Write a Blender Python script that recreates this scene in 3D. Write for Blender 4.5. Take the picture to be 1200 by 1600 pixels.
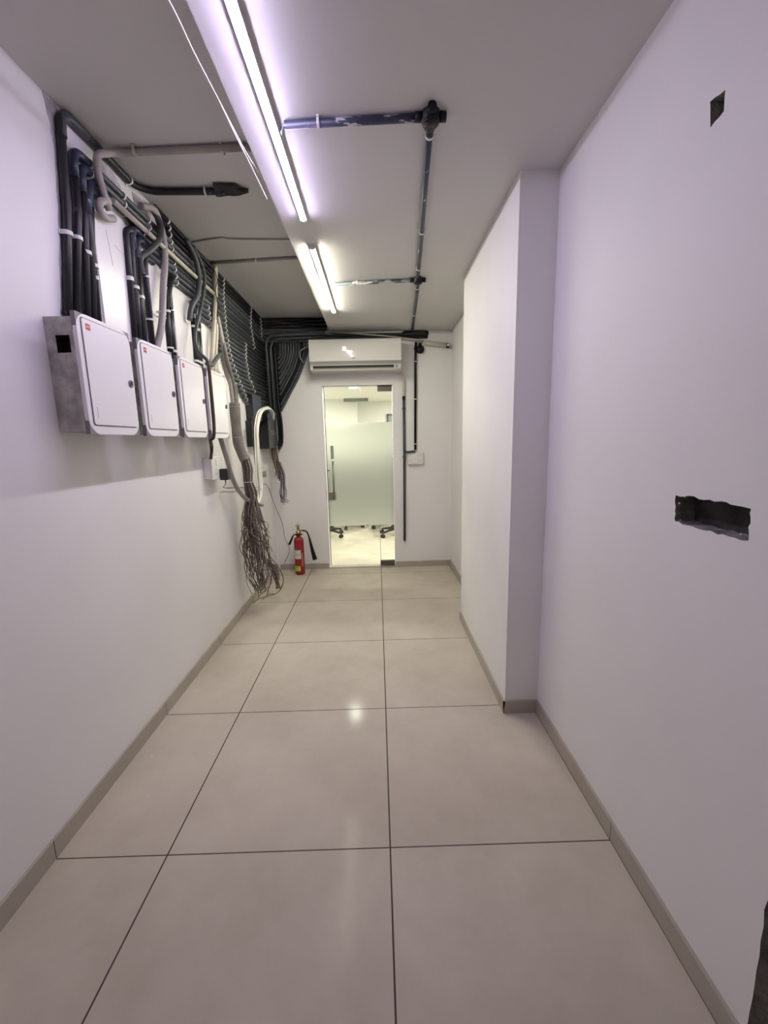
import bpy, bmesh, math, random
from mathutils import Vector, Matrix
random.seed(7)
S = bpy.context.scene
COL = S.collection
for o in list(bpy.data.objects): bpy.data.objects.remove(o)

# ------------------------------------------------------------------ camera
F_PX, PITCH, YAW, ROLL = 655.27, 0.16845, -0.01243, -0.02203
CAM = Vector((-0.0119, -1.2899, 1.4490))
def cam_setup():
    fw = Vector((-math.sin(YAW)*math.cos(PITCH), math.cos(YAW)*math.cos(PITCH), -math.sin(PITCH)))
    r0 = Vector((math.cos(YAW), math.sin(YAW), 0)); u0 = r0.cross(fw)
    r = math.cos(ROLL)*r0 + math.sin(ROLL)*u0; u = -math.sin(ROLL)*r0 + math.cos(ROLL)*u0
    c = bpy.data.cameras.new('camera'); o = bpy.data.objects.new('camera', c); COL.objects.link(o)
    c.sensor_fit = 'VERTICAL'; c.sensor_height = 32.0; c.sensor_width = 24.0; c.lens = F_PX/1600*32.0
    c.clip_start = 0.02
    m = Matrix.Identity(4)
    for i in range(3): m[i][0], m[i][1], m[i][2], m[i][3] = r[i], u[i], -fw[i], CAM[i]
    o.matrix_world = m; S.camera = o
cam_setup()
# ------------------------------------------------------------------ world, exposure, lamp powers
w = bpy.data.worlds.new('world'); S.world = w; w.use_nodes = True
w.node_tree.nodes['Background'].inputs[0].default_value = (0.5, 0.5, 0.52, 1)
w.node_tree.nodes['Background'].inputs[1].default_value = 0.05
S.view_settings.view_transform = 'Standard'; S.view_settings.look = 'None'
S.view_settings.gamma = 1.0; S.view_settings.use_curve_mapping = False
S.view_settings.exposure = 0.2
TUBE_A = ((0.765, 0.655, 1.0), 108.0)
TUBE_B = ((1.0, 0.97, 0.80), 175.0)
TUBE_FILL = ((0.86, 0.80, 1.0), 6.0)  # added fill lamp behind the camera
ROOM_LAMP = ((1.0, 0.985, 0.90), 34.0)
S.cycles.use_denoising = True
S.cycles.max_bounces = 10; S.cycles.diffuse_bounces = 6; S.cycles.glossy_bounces = 5
S.cycles.transmission_bounces = 8; S.cycles.transparent_max_bounces = 12
S.cycles.caustics_reflective = False; S.cycles.caustics_refractive = False
S.cycles.sample_clamp_indirect = 6.0; S.cycles.blur_glossy = 0.5

# ------------------------------------------------------------------ materials
M = {}
def mat(name, col, rough=0.5, metal=0.0, bump=0.0, bscale=60.0, var=0.0, vscale=3.0, coat=0.0, spec=0.5, col2=None):
    m = bpy.data.materials.new(name); m.use_nodes = True; nt = m.node_tree; b = nt.nodes['Principled BSDF']
    b.inputs['Base Color'].default_value = (*col, 1); b.inputs['Roughness'].default_value = rough
    b.inputs['Metallic'].default_value = metal; b.inputs['Coat Weight'].default_value = coat
    b.inputs['Specular IOR Level'].default_value = spec
    tc = nt.nodes.new('ShaderNodeTexCoord')
    if var > 0 or col2:
        n = nt.nodes.new('ShaderNodeTexNoise'); n.inputs['Scale'].default_value = vscale; n.inputs['Detail'].default_value = 6
        r = nt.nodes.new('ShaderNodeValToRGB'); r.color_ramp.elements[0].position = 0.38; r.color_ramp.elements[1].position = 0.62
        c2 = col2 or tuple(c*(1-var) for c in col)
        r.color_ramp.elements[0].color = (*c2, 1); r.color_ramp.elements[1].color = (*col, 1)
        nt.links.new(tc.outputs['Object'], n.inputs['Vector']); nt.links.new(n.outputs['Fac'], r.inputs['Fac'])
        nt.links.new(r.outputs['Color'], b.inputs['Base Color'])
    if bump > 0:
        n = nt.nodes.new('ShaderNodeTexNoise'); n.inputs['Scale'].default_value = bscale; n.inputs['Detail'].default_value = 5
        bp = nt.nodes.new('ShaderNodeBump'); bp.inputs['Strength'].default_value = bump; bp.inputs['Distance'].default_value = 0.01
        nt.links.new(tc.outputs['Object'], n.inputs['Vector']); nt.links.new(n.outputs['Fac'], bp.inputs['Height'])
        nt.links.new(bp.outputs['Normal'], b.inputs['Normal'])
    M[name] = m; return m
def emit(name, col, st):
    m = bpy.data.materials.new(name); m.use_nodes = True; nt = m.node_tree; nt.nodes.clear()
    e = nt.nodes.new('ShaderNodeEmission'); e.inputs[0].default_value = (*col, 1); e.inputs[1].default_value = st
    o = nt.nodes.new('ShaderNodeOutputMaterial'); nt.links.new(e.outputs[0], o.inputs[0]); M[name] = m; return m

mat('wall_paint', (0.80, 0.79, 0.78), 0.55, bump=0.06, bscale=9, var=0.035, vscale=1.6, spec=0.3)
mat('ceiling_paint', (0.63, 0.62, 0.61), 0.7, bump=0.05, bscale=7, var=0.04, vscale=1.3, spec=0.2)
mat('office_paint', (0.74, 0.74, 0.70), 0.6)
mat('cement', (0.34, 0.32, 0.30), 0.95, bump=0.8, bscale=60, var=0.5, vscale=14)
mat('patch_grey', (0.60, 0.575, 0.56), 0.9, bump=0.5, bscale=40, var=0.45, vscale=18)
mat('cement_dark', (0.06, 0.055, 0.055), 0.95, bump=0.8, bscale=50, var=0.5, vscale=16)
mat('skirting_tile', (0.42, 0.385, 0.32), 0.35, var=0.08, vscale=5)
mat('skirting_joint', (0.06, 0.05, 0.05), 0.8)
mat('door_brown', (0.05, 0.018, 0.012), 0.4)
mat('pipe_grey', (0.075, 0.082, 0.088), 0.42, var=0.25, vscale=6)
mat('pipe_slate', (0.055, 0.062, 0.078), 0.42, var=0.3, vscale=8)
mat('pipe_black', (0.009, 0.009, 0.012), 0.42, var=0.4, vscale=9, spec=.3)
mat('pipe_blue', (0.030, 0.037, 0.075), 0.4, var=0.3, vscale=9)
mat('pipe_cream', (0.56, 0.52, 0.42), 0.45, var=0.15, vscale=6)
mat('pipe_pale', (0.41, 0.375, 0.345), 0.5, var=0.15, vscale=6)
mat('pipe_duct', (0.19, 0.17, 0.15), 0.55, var=0.3, vscale=12)
mat('duct_light', (0.36, 0.34, 0.31), 0.55, var=0.2, vscale=12)
mat('flex_grey', (0.055, 0.06, 0.062), 0.5)
mat('clip_white', (0.75, 0.73, 0.68), 0.45)
mat('tape_black', (0.008, 0.008, 0.009), 0.5)
mat('box_white', (0.80, 0.79, 0.78), 0.32)
mat('box_grey', (0.20, 0.19, 0.20), 0.5)
mat('box_groove', (0.10, 0.09, 0.10), 0.7)
mat('box_metal', (0.58, 0.56, 0.52), 0.6, metal=0.0, bump=0.25, bscale=40, var=0.4, vscale=18)
mat('box_side', (0.25, 0.24, 0.23), 0.6, var=0.2, vscale=12)
mat('lock_grey', (0.16, 0.16, 0.17), 0.4, metal=0.3)
mat('black_plastic', (0.012, 0.012, 0.013), 0.35)
mat('device_grey', (0.06, 0.065, 0.068), 0.45)
mat('device_blue', (0.045, 0.055, 0.085), 0.4)
mat('red_logo', (0.55, 0.03, 0.05), 0.4)
mat('white_plastic', (0.72, 0.70, 0.66), 0.3)
mat('ac_white', (0.70, 0.69, 0.66), 0.07, coat=0.4)
mat('ac_lower', (0.56, 0.55, 0.52), 0.3)
mat('ac_silver', (0.30, 0.30, 0.28), 0.3, metal=0.2)
mat('dark_gap', (0.02, 0.018, 0.015), 0.7)
mat('ext_red', (0.27, 0.005, 0.010), 0.22, coat=0.5)
mat('ext_black', (0.006, 0.006, 0.006), 0.45, spec=.3)
mat('brass', (0.38, 0.26, 0.13), 0.35, metal=0.9)
mat('label_white', (0.62, 0.60, 0.52), 0.5, var=0.15, vscale=40)
mat('label_yellow', (0.62, 0.66, 0.06), 0.5)
mat('label_green', (0.20, 0.50, 0.03), 0.5)
mat('green_tip', (0.45, 0.60, 0.10), 0.4)
mat('strand_grey', (0.23, 0.205, 0.165), 0.55)
mat('strand_dark', (0.125, 0.10, 0.08), 0.6)
mat('strand_light', (0.34, 0.31, 0.26), 0.5)
mat('wire_white', (0.80, 0.79, 0.72), 0.4)
mat('wire_tan', (0.30, 0.23, 0.15), 0.55)
mat('wire_red', (0.14, 0.03, 0.04), 0.5)
mat('wire_blue', (0.03, 0.03, 0.14), 0.5)
mat('wire_brown', (0.055, 0.03, 0.022), 0.5)
mat('wire_black', (0.02, 0.018, 0.016), 0.5)
mat('steel', (0.36, 0.33, 0.29), 0.38, metal=0.85)
mat('steel_dark', (0.16, 0.14, 0.12), 0.45, metal=0.6)
mat('glass_edge', (0.05, 0.075, 0.05), 0.2)
mat('sticker_grey', (0.33, 0.35, 0.30), 0.4)
mat('chair_black', (0.012, 0.012, 0.012), 0.45)
mat('chair_fabric', (0.055, 0.06, 0.055), 0.8)
mat('desk_grey', (0.20, 0.21, 0.19), 0.5)
mat('grille_grey', (0.20, 0.24, 0.21), 0.5)
mat('window_glass', (0.26, 0.31, 0.31), 0.3)
mat('tube_case', (0.66, 0.63, 0.66), 0.4)
emit('tube_a', *TUBE_A); emit('tube_b', *TUBE_B); emit('tube_fill', *TUBE_FILL)
emit('lamp_disc', (1.0, 0.99, 0.9), 40.0)

# paint-smeared conduit: blue plastic with scraped white emulsion
def painted(name, base, paint, scale, thr, stretch=(1, 1, 1)):
    m = mat(name, base, 0.45); nt = m.node_tree; b = nt.nodes['Principled BSDF']
    tc = nt.nodes.new('ShaderNodeTexCoord'); mp = nt.nodes.new('ShaderNodeMapping'); mp.inputs['Scale'].default_value = stretch
    n = nt.nodes.new('ShaderNodeTexNoise'); n.inputs['Scale'].default_value = scale; n.inputs['Detail'].default_value = 5
    r = nt.nodes.new('ShaderNodeValToRGB'); r.color_ramp.elements[0].position = thr; r.color_ramp.elements[1].position = thr+0.03
    r.color_ramp.elements[0].color = (*base, 1); r.color_ramp.elements[1].color = (*paint, 1)
    nt.links.new(tc.outputs['Object'], mp.inputs['Vector']); nt.links.new(mp.outputs[0], n.inputs['Vector'])
    nt.links.new(n.outputs['Fac'], r.inputs['Fac']); nt.links.new(r.outputs['Color'], b.inputs['Base Color'])
painted('pipe_blue_painted', (0.040, 0.048, 0.082), (0.55, 0.54, 0.55), 9, 0.58, (1, 3, 3))
painted('pipe_blue_painted_y', (0.042, 0.052, 0.075), (0.55, 0.54, 0.52), 9, 0.64, (3, 1, 3))
painted('pipe_silver_painted', (0.10, 0.12, 0.14), (0.50, 0.50, 0.48), 9, 0.50, (1, 3, 3))
painted('pipe_black_specked', (0.009, 0.009, 0.013), (0.50, 0.48, 0.50), 26, 0.70, (1, 1, 0.5))

def floor_material():
    m = bpy.data.materials.new('floor_tiles'); m.use_nodes = True; nt = m.node_tree; L = nt.links; N = nt.nodes
    b = N['Principled BSDF']; tc = N.new('ShaderNodeTexCoord'); sp = N.new('ShaderNodeSeparateXYZ')
    L.new(tc.outputs['Object'], sp.inputs[0])
    def math_(op, a, bb=None):
        n = N.new('ShaderNodeMath'); n.operation = op
        for i, v in enumerate((a, bb)):
            if v is None: continue
            if isinstance(v, (int, float)): n.inputs[i].default_value = v
            else: L.new(v, n.inputs[i])
        return n.outputs[0]
    def line(ax, off, w):
        v = math_('ADD', ax, off); v = math_('DIVIDE', v, 0.8); fr = math_('FRACT', v)
        d = math_('MINIMUM', fr, math_('SUBTRACT', 1.0, fr)); d = math_('MULTIPLY', d, 0.8)
        return math_('LESS_THAN', d, w)
    wob = N.new('ShaderNodeTexNoise'); wob.inputs['Scale'].default_value = 4.0; L.new(tc.outputs['Object'], wob.inputs['Vector'])
    g = math_('MAXIMUM', line(sp.outputs[0], 40.0, 0.0027), line(sp.outputs[1], 40.0, 0.0022))
    n1 = N.new('ShaderNodeTexNoise'); n1.inputs['Scale'].default_value = 1.7; n1.inputs['Detail'].default_value = 8; n1.inputs['Roughness'].default_value = .65
    L.new(tc.outputs['Object'], n1.inputs['Vector'])
    r1 = N.new('ShaderNodeValToRGB'); r1.color_ramp.elements[0].position = .35; r1.color_ramp.elements[1].position = .65
    r1.color_ramp.elements[0].color = (0.455, 0.41, 0.335, 1); r1.color_ramp.elements[1].color = (0.56, 0.51, 0.425, 1)
    L.new(n1.outputs['Fac'], r1.inputs['Fac'])
    # dried paint drops on the tiles
    vo = N.new('ShaderNodeTexVoronoi'); vo.inputs['Scale'].default_value = 9.0; L.new(tc.outputs['Object'], vo.inputs['Vector'])
    n2 = N.new('ShaderNodeTexNoise'); n2.inputs['Scale'].default_value = 1.1; L.new(tc.outputs['Object'], n2.inputs['Vector'])
    sc = N.new('ShaderNodeSeparateColor'); L.new(vo.outputs['Color'], sc.inputs[0])
    dot = math_('MULTIPLY', math_('LESS_THAN', vo.outputs['Distance'], 0.035), math_('GREATER_THAN', sc.outputs[0], 0.86))
    dot = math_('MULTIPLY', dot, math_('GREATER_THAN', n2.outputs['Fac'], 0.5))
    mx = N.new('ShaderNodeMix'); mx.data_type = 'RGBA'; L.new(dot, mx.inputs[0]); L.new(r1.outputs[0], mx.inputs[6]); mx.inputs[7].default_value = (0.7, 0.68, 0.66, 1)
    mg = N.new('ShaderNodeMix'); mg.data_type = 'RGBA'; L.new(g, mg.inputs[0]); L.new(mx.outputs[2], mg.inputs[6]); mg.inputs[7].default_value = (0.075, 0.06, 0.06, 1)
    L.new(mg.outputs[2], b.inputs['Base Color'])
    rr = N.new('ShaderNodeValToRGB'); rr.color_ramp.elements[0].color = (.08, .08, .08, 1); rr.color_ramp.elements[1].color = (.17, .17, .17, 1)
    L.new(n1.outputs['Fac'], rr.inputs['Fac'])
    ro = math_('ADD', rr.outputs[0], math_('MULTIPLY', g, 0.5)); L.new(ro, b.inputs['Roughness'])
    b.inputs['Specular IOR Level'].default_value = 0.012
    bp = N.new('ShaderNodeBump'); bp.inputs['Strength'].default_value = 0.6; bp.inputs['Distance'].default_value = 0.002; bp.invert = True
    L.new(g, bp.inputs['Height']); L.new(bp.outputs[0], b.inputs['Normal'])
    M['floor_tiles'] = m
floor_material()

def glass_material():
    m = bpy.data.materials.new('clear_glass'); m.use_nodes = True; nt = m.node_tree; N = nt.nodes; L = nt.links; N.clear()
    t = N.new('ShaderNodeBsdfTransparent'); t.inputs[0].default_value = (0.97, 0.985, 0.955, 1)
    g = N.new('ShaderNodeBsdfGlossy'); g.inputs['Roughness'].default_value = 0.02
    f = N.new('ShaderNodeFresnel'); f.inputs[0].default_value = 1.35
    mx = N.new('ShaderNodeMixShader'); o = N.new('ShaderNodeOutputMaterial')
    L.new(f.outputs[0], mx.inputs[0]); L.new(t.outputs[0], mx.inputs[1]); L.new(g.outputs[0], mx.inputs[2]); L.new(mx.outputs[0], o.inputs[0])
    M['clear_glass'] = m
    m = bpy.data.materials.new('frosted_film'); m.use_nodes = True; nt = m.node_tree; N = nt.nodes; L = nt.links; N.clear()
    t = N.new('ShaderNodeBsdfTranslucent'); t.inputs[0].default_value = (0.97, 0.98, 0.93, 1)
    r = N.new('ShaderNodeBsdfRefraction'); r.inputs['Roughness'].default_value = 0.62; r.inputs['IOR'].default_value = 1.3
    r.inputs['Color'].default_value = (0.97, 0.985, 0.94, 1)
    d = N.new('ShaderNodeBsdfDiffuse'); d.inputs[0].default_value = (0.7, 0.72, 0.64, 1)
    a = N.new('ShaderNodeMixShader'); a.inputs[0].default_value = 0.60; b = N.new('ShaderNodeMixShader'); b.inputs[0].default_value = 0.05
    o = N.new('ShaderNodeOutputMaterial')
    L.new(t.outputs[0], a.inputs[1]); L.new(r.outputs[0], a.inputs[2]); L.new(a.outputs[0], b.inputs[1]); L.new(d.outputs[0], b.inputs[2]); L.new(b.outputs[0], o.inputs[0])
    M['frosted_film'] = m
glass_material()

# ------------------------------------------------------------------ mesh helpers
class MB:
    def __init__(s): s.v = []; s.f = []; s.mi = []; s.sm = []
    def add(s, vs, fs, mi=0, sm=False):
        k = len(s.v); s.v += [tuple(v) for v in vs]
        for f in fs: s.f.append(tuple(i+k for i in f)); s.mi.append(mi); s.sm.append(sm)
        return s
    def box(s, a, b, mi=0):
        x0, y0, z0 = (min(a[i], b[i]) for i in range(3)); x1, y1, z1 = (max(a[i], b[i]) for i in range(3))
        return s.add([(x0,y0,z0),(x1,y0,z0),(x1,y1,z0),(x0,y1,z0),(x0,y0,z1),(x1,y0,z1),(x1,y1,z1),(x0,y1,z1)],
              [(0,3,2,1),(4,5,6,7),(0,1,5,4),(1,2,6,5),(2,3,7,6),(3,0,4,7)], mi)
    def tube(s, pts, r, seg=12, mi=0, caps=True, sx=1.0):
        P = [Vector(p) for p in pts]
        P = [p for i, p in enumerate(P) if i == 0 or (p-P[i-1]).length > 1e-6]
        n = len(P)
        if n < 2: return s
        T = [(P[min(i+1, n-1)]-P[max(i-1, 0)]).normalized() for i in range(n)]
        up = Vector((0, 0, 1)) if abs(T[0].z) < 0.9 else Vector((1, 0, 0))
        N = (up - T[0]*up.dot(T[0])).normalized(); vs = []
        for i in range(n):
            if i: N = (N - T[i]*N.dot(T[i])).normalized()
            B = T[i].cross(N); rr = r[i] if isinstance(r, (list, tuple)) else r
            for j in range(seg):
                a = 2*math.pi*j/seg; vs.append(P[i] + N*math.cos(a)*rr + B*math.sin(a)*rr*sx)
        fs = [(i*seg+j, i*seg+(j+1) % seg, (i+1)*seg+(j+1) % seg, (i+1)*seg+j) for i in range(n-1) for j in range(seg)]
        k = len(s.v); s.add(vs, fs, mi, True)
        if caps:
            s.f.append(tuple(k+j for j in reversed(range(seg)))); s.mi.append(mi); s.sm.append(False)
            s.f.append(tuple(k+(n-1)*seg+j for j in range(seg))); s.mi.append(mi); s.sm.append(False)
        return s
    def lathe(s, prof, c, ax='z', seg=28, mi=0, sm=True):
        vs = []
        for (r, h) in prof:
            for j in range(seg):
                a = 2*math.pi*j/seg; u, v = r*math.cos(a), r*math.sin(a)
                p = {'z': (u, v, h), 'y': (u, h, v), 'x': (h, u, v)}[ax]
                vs.append((c[0]+p[0], c[1]+p[1], c[2]+p[2]))
        n = len(prof)
        fs = [(i*seg+j, i*seg+(j+1) % seg, (i+1)*seg+(j+1) % seg, (i+1)*seg+j) for i in range(n-1) for j in range(seg)]
        return s.add(vs, fs, mi, sm)
    def prism(s, poly, a, b, ax='x', mi=0):
        """poly of 2-D points extruded from a to b along ax"""
        def P(u, v, h): return {'x': (h, u, v), 'y': (u, h, v), 'z': (u, v, h)}[ax]
        n = len(poly); vs = [P(u, v, a) for u, v in poly] + [P(u, v, b) for u, v in poly]
        return s.add(vs, [tuple(range(n)), tuple(range(2*n-1, n-1, -1))] + [(i, (i+1) % n, n+(i+1) % n, n+i) for i in range(n)], mi)
    def build(s, name, mats, parent=None, bevel=0.0, loc=None):
        me = bpy.data.meshes.new(name); me.from_pydata(s.v, [], s.f)
        for m in (mats if isinstance(mats, (list, tuple)) else [mats]): me.materials.append(M[m])
        for p, mi, sm in zip(me.polygons, s.mi, s.sm): p.material_index = mi; p.use_smooth = sm
        bm = bmesh.new(); bm.from_mesh(me)
        bmesh.ops.recalc_face_normals(bm, faces=bm.faces[:]); bm.to_mesh(me); bm.free()
        o = bpy.data.objects.new(name, me); COL.objects.link(o)
        if bevel:
            md = o.modifiers.new('bevel', 'BEVEL'); md.width = bevel; md.segments = 3; md.limit_method = 'ANGLE'
        if parent: o.parent = parent
        return o
def tag(o, label=None, cat=None, group=None, kind=None):
    if label: o['label'] = label
    if cat: o['category'] = cat
    if group: o['group'] = group
    if kind: o['kind'] = kind
    return o
def struct(o, label=None): return tag(o, label, None, None, 'structure')
def empty(name, loc, label, cat, group=None):
    o = bpy.data.objects.new(name, None); COL.objects.link(o); o.location = loc; o.empty_display_size = 0.05
    return tag(o, label, cat, group)
def adopt(root, *obs):
    """parent meshes modelled in world space to an Empty at the thing's base"""
    for o in obs:
        o.parent = root; o.matrix_parent_inverse = Matrix.Translation(-Vector(root.location))
    return obs
def fillet(P, rad, k=6):
    P = [Vector(p) for p in P]; out = [P[0]]
    for i in range(1, len(P)-1):
        a, b, c = P[i-1], P[i], P[i+1]; r = min(rad, (a-b).length*.48, (c-b).length*.48)
        p0 = b+(a-b).normalized()*r; p1 = b+(c-b).normalized()*r
        out += [p0*(1-t)**2 + b*2*t*(1-t) + p1*t*t for t in (j/k for j in range(k+1))]
    return out+[P[-1]]
def spline(P, k=8):
    P = [Vector(p) for p in P]; Q = [P[0]*2-P[1]]+P+[P[-1]*2-P[-2]]; out = []
    for i in range(1, len(Q)-2):
        a, b, c, d = Q[i-1:i+3]
        for j in range(k):
            t = j/k
            out.append(0.5*((2*b)+(c-a)*t+(2*a-5*b+4*c-d)*t*t+(3*b-a-3*c+d)*t**3))
    return out+[P[-1]]
_clip = {}
def clip(parent, pos, axis, normal, r, name='clip', m='clip_white', wd=0.009, label=None):
    key = (axis, normal, round(r, 4), m, wd)
    A = {'x': Vector((1,0,0)), 'y': Vector((0,1,0)), 'z': Vector((0,0,1))}[axis]; Nn = Vector(normal); B = A.cross(Nn)
    if key not in _clip:
        mb = MB(); seg = 14; R0, R1 = r+0.0006, r+0.0042; ring = []
        pts = [(-R1-0.007, -r*0.85), (-R1, -r*0.85)]
        vs = []
        angs = [math.radians(-12+204*j/seg) for j in range(seg+1)]
        prof_o = [(math.cos(a)*R1, math.sin(a)*R1) for a in angs]; prof_i = [(math.cos(a)*R0, math.sin(a)*R0) for a in angs]
        poly = [(R1+.006, -r), (R1+.006, -r+.003), (R1*.99, -r+.0035)] + prof_o + [(-R1*.99, -r+.0035), (-R1-.006, -r+.003), (-R1-.006, -r)]
        inner = [(-R0, -r)] + prof_i[::-1] + [(R0, -r)]
        n = len(poly); k = len(inner)
        # strips: simple extruded band made of quads between outer and inner profiles
        for j in range(seg):
            o0, o1, i0, i1 = prof_o[j], prof_o[j+1], prof_i[j], prof_i[j+1]
            q = []
            for h in (-wd/2, wd/2):
                for (u, v) in (o0, o1, i1, i0): q.append(B*u+Nn*v+A*h)
            mb.add(q, [(0,1,2,3),(7,6,5,4),(0,4,5,1),(2,6,7,3),(0,3,7,4),(1,5,6,2)])
        for sg in (-1, 1):
            q = []
            for h in (-wd/2, wd/2):
                for (u, v) in ((sg*R0, -r), (sg*(R1+.005), -r), (sg*(R1+.005), -r+.004), (sg*R0, -r+.004)): q.append(B*u+Nn*v+A*h)
            mb.add(q, [(0,1,2,3),(7,6,5,4),(0,4,5,1),(1,5,6,2),(2,6,7,3),(3,7,4,0)])
            q = []
            for h in (-wd/2, wd/2):
                for (u, v) in ((sg*R0*.98, -r), (sg*R1*.99, -r), (sg*R1*.985, 0), (sg*R0*.975, 0)): q.append(B*u+Nn*v+A*h)
            mb.add(q, [(0,1,2,3),(7,6,5,4),(0,4,5,1),(1,5,6,2),(2,6,7,3),(3,7,4,0)])
        o = mb.build(name, m); _clip[key] = o.data
    else:
        o = bpy.data.objects.new(name, _clip[key]); COL.objects.link(o)
    o.location = pos; o.parent = parent
    if label: o['label'] = label
    return o

# ------------------------------------------------------------------ setting
XL, XR, XP, YF, ZL, ZR, YB = -1.205, 0.81, 0.636, 3.42, 2.738, 2.592, -2.4
XE = -0.482
XRo, YO1, ZO = 2.6, 9.3, 2.40        # office beyond the far wall
OX0 = -3.0
def quad(name, pts, m): return MB().add(pts, [tuple(range(len(pts)))]).build(name, m)
struct(MB().box((XL-.15, YB-.1, -0.1), (XR+.9, YF+.15, 0)).box((OX0, YF+.15, -0.1), (XRo, YO1+.1, 0)).build('floor', 'floor_tiles'))
# ceilings: higher strip on the left, lower slab on the right (its left edge steps up)
struct(MB().box((XL-.15, YB-.1, ZL), (XE, YF, ZL+.1)).build('ceiling_left', 'ceiling_paint'))
struct(MB().box((XE, YB-.1, ZR), (XR+.15, YF, ZL+.1)).build('ceiling_right', 'ceiling_paint'))
struct(MB().box((XL-.15, YB-.1, 0), (XL, YF, ZL)).build('wall_left', 'wall_paint'))
struct(MB().box((XL-.15, YB-.1, 0), (XR+.15, YB, ZL)).build('wall_back', 'wall_paint'))
# far wall with doorway
DX0, DX1, DZ = -0.600, 0.166, 2.047
struct(MB().box((XL-.15, YF, 0), (DX0, YF+.15, ZL+.1)).box((DX1, YF, 0), (XR+.9, YF+.15, ZL+.1)).box((DX0, YF, DZ), (DX1, YF+.15, ZL+.1)).build('wall_far', 'wall_paint'))
struct(MB().box((XP, .737, 0), (XR, 1.93, ZR)).build('wall_column', 'wall_paint'))

def right_wall():
    """painted face with two knocked-out sockets and the rough doorway, all real openings with cement sides"""
    import random as R_; rr = R_.Random(3)
    def jag(poly, amp, n):
        out = []
        for i, (a, b) in enumerate(poly):
            c, d = poly[(i+1) % len(poly)]
            for k in range(n):
                t = k/n; out.append((a+(c-a)*t+rr.uniform(-amp, amp)*(k > 0), b+(d-b)*t+rr.uniform(-amp, amp)*(k > 0)))
        return out
    outer = [(-.560, 0), (YF, 0), (YF, ZR), (YB, ZR), (YB, 0), (-1.45, 0), (-1.45, 2.06), (-.548, 2.06)]
    edge = [(-.548+rr.uniform(-.004, .004), z) for z in [2.06-.04*i for i in range(1, 51)]]
    outer = outer + edge
    holes = [jag([(-.141, 2.237), (-.187, 2.229), (-.189, 2.185), (-.150, 2.176)], .0012, 3),
             jag([(-.152, 1.283), (-.270, 1.287), (-.389, 1.283), (-.392, 1.211), (-.27, 1.208), (-.158, 1.211)], .003, 7)]
    bm = bmesh.new()
    for poly in [outer]+holes:
        vs = [bm.verts.new((XR, y, z)) for y, z in poly]
        for i in range(len(vs)): bm.edges.new((vs[i], vs[(i+1) % len(vs)]))
    bmesh.ops.triangle_fill(bm, edges=bm.edges[:], use_beauty=True, normal=Vector((-1, 0, 0)))
    me = bpy.data.meshes.new('wall_right'); bm.to_mesh(me); bm.free(); me.materials.append(M['wall_paint'])
    o = bpy.data.objects.new('wall_right', me); COL.objects.link(o); struct(o)
    for poly, dep, nm in ((holes[0], .05, 'socket_recess'), (holes[1], .055, 'socket_recess')):
        n = len(poly); mb = MB()
        mb.add([(XR, y, z) for y, z in poly]+[(XR+dep, y, z) for y, z in poly], [(i, (i+1) % n, n+(i+1) % n, n+i) for i in range(n)])
        mb.add([(XR+dep, y, z) for y, z in poly], [tuple(range(n))], 1)
        mb.build(nm, ['cement', 'cement_dark'], o)
    rv = MB(); pts = [(-.560, 0)]+[p for p in reversed(edge)]+[(-.548, 2.06)]
    n = len(pts); rv.add([(XR, y, z) for y, z in pts]+[(XR+.14, y, z) for y, z in pts], [(i, i+1, n+i+1, n+i) for i in range(n-1)])
    rv.add([(XR, -.548, 2.06), (XR, -1.45, 2.06), (XR+.14, -1.45, 2.06), (XR+.14, -.548, 2.06)], [(0, 1, 2, 3)])
    rv.add([(XR, -1.45, 0), (XR, -1.45, 2.06), (XR+.14, -1.45, 2.06), (XR+.14, -1.45, 0)], [(0, 1, 2, 3)])
    rv.build('plaster_reveal', 'cement', o)
    hl = holes[1]
    cr = MB()
    for (y, z, r) in ((-.163, 1.262, .0028), (-.172, 1.216, .0022), (-.368, 1.221, .003), (-.388, 1.244, .002), (-.181, 1.281, .0022), (-.187, 2.231, .0012)):
        cr.lathe([(0.0002, -r), (r*.8, -r*.6), (r, 0), (r*.8, r*.6), (0.0002, r)], (XR+.004, y, z), 'x', 8)
    cr.build('plaster_crumbs', 'clip_white', o)
right_wall()
door = MB().box((XR+.10, -1.45, .0), (XR+.14, -.545, 2.06)).build('door_2', 'door_brown'); struct(door)
struct(MB().box((XR+.145, YB, -.0), (XR+.18, YF, ZL)).build('wall_right_backing', 'cement'))

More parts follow.
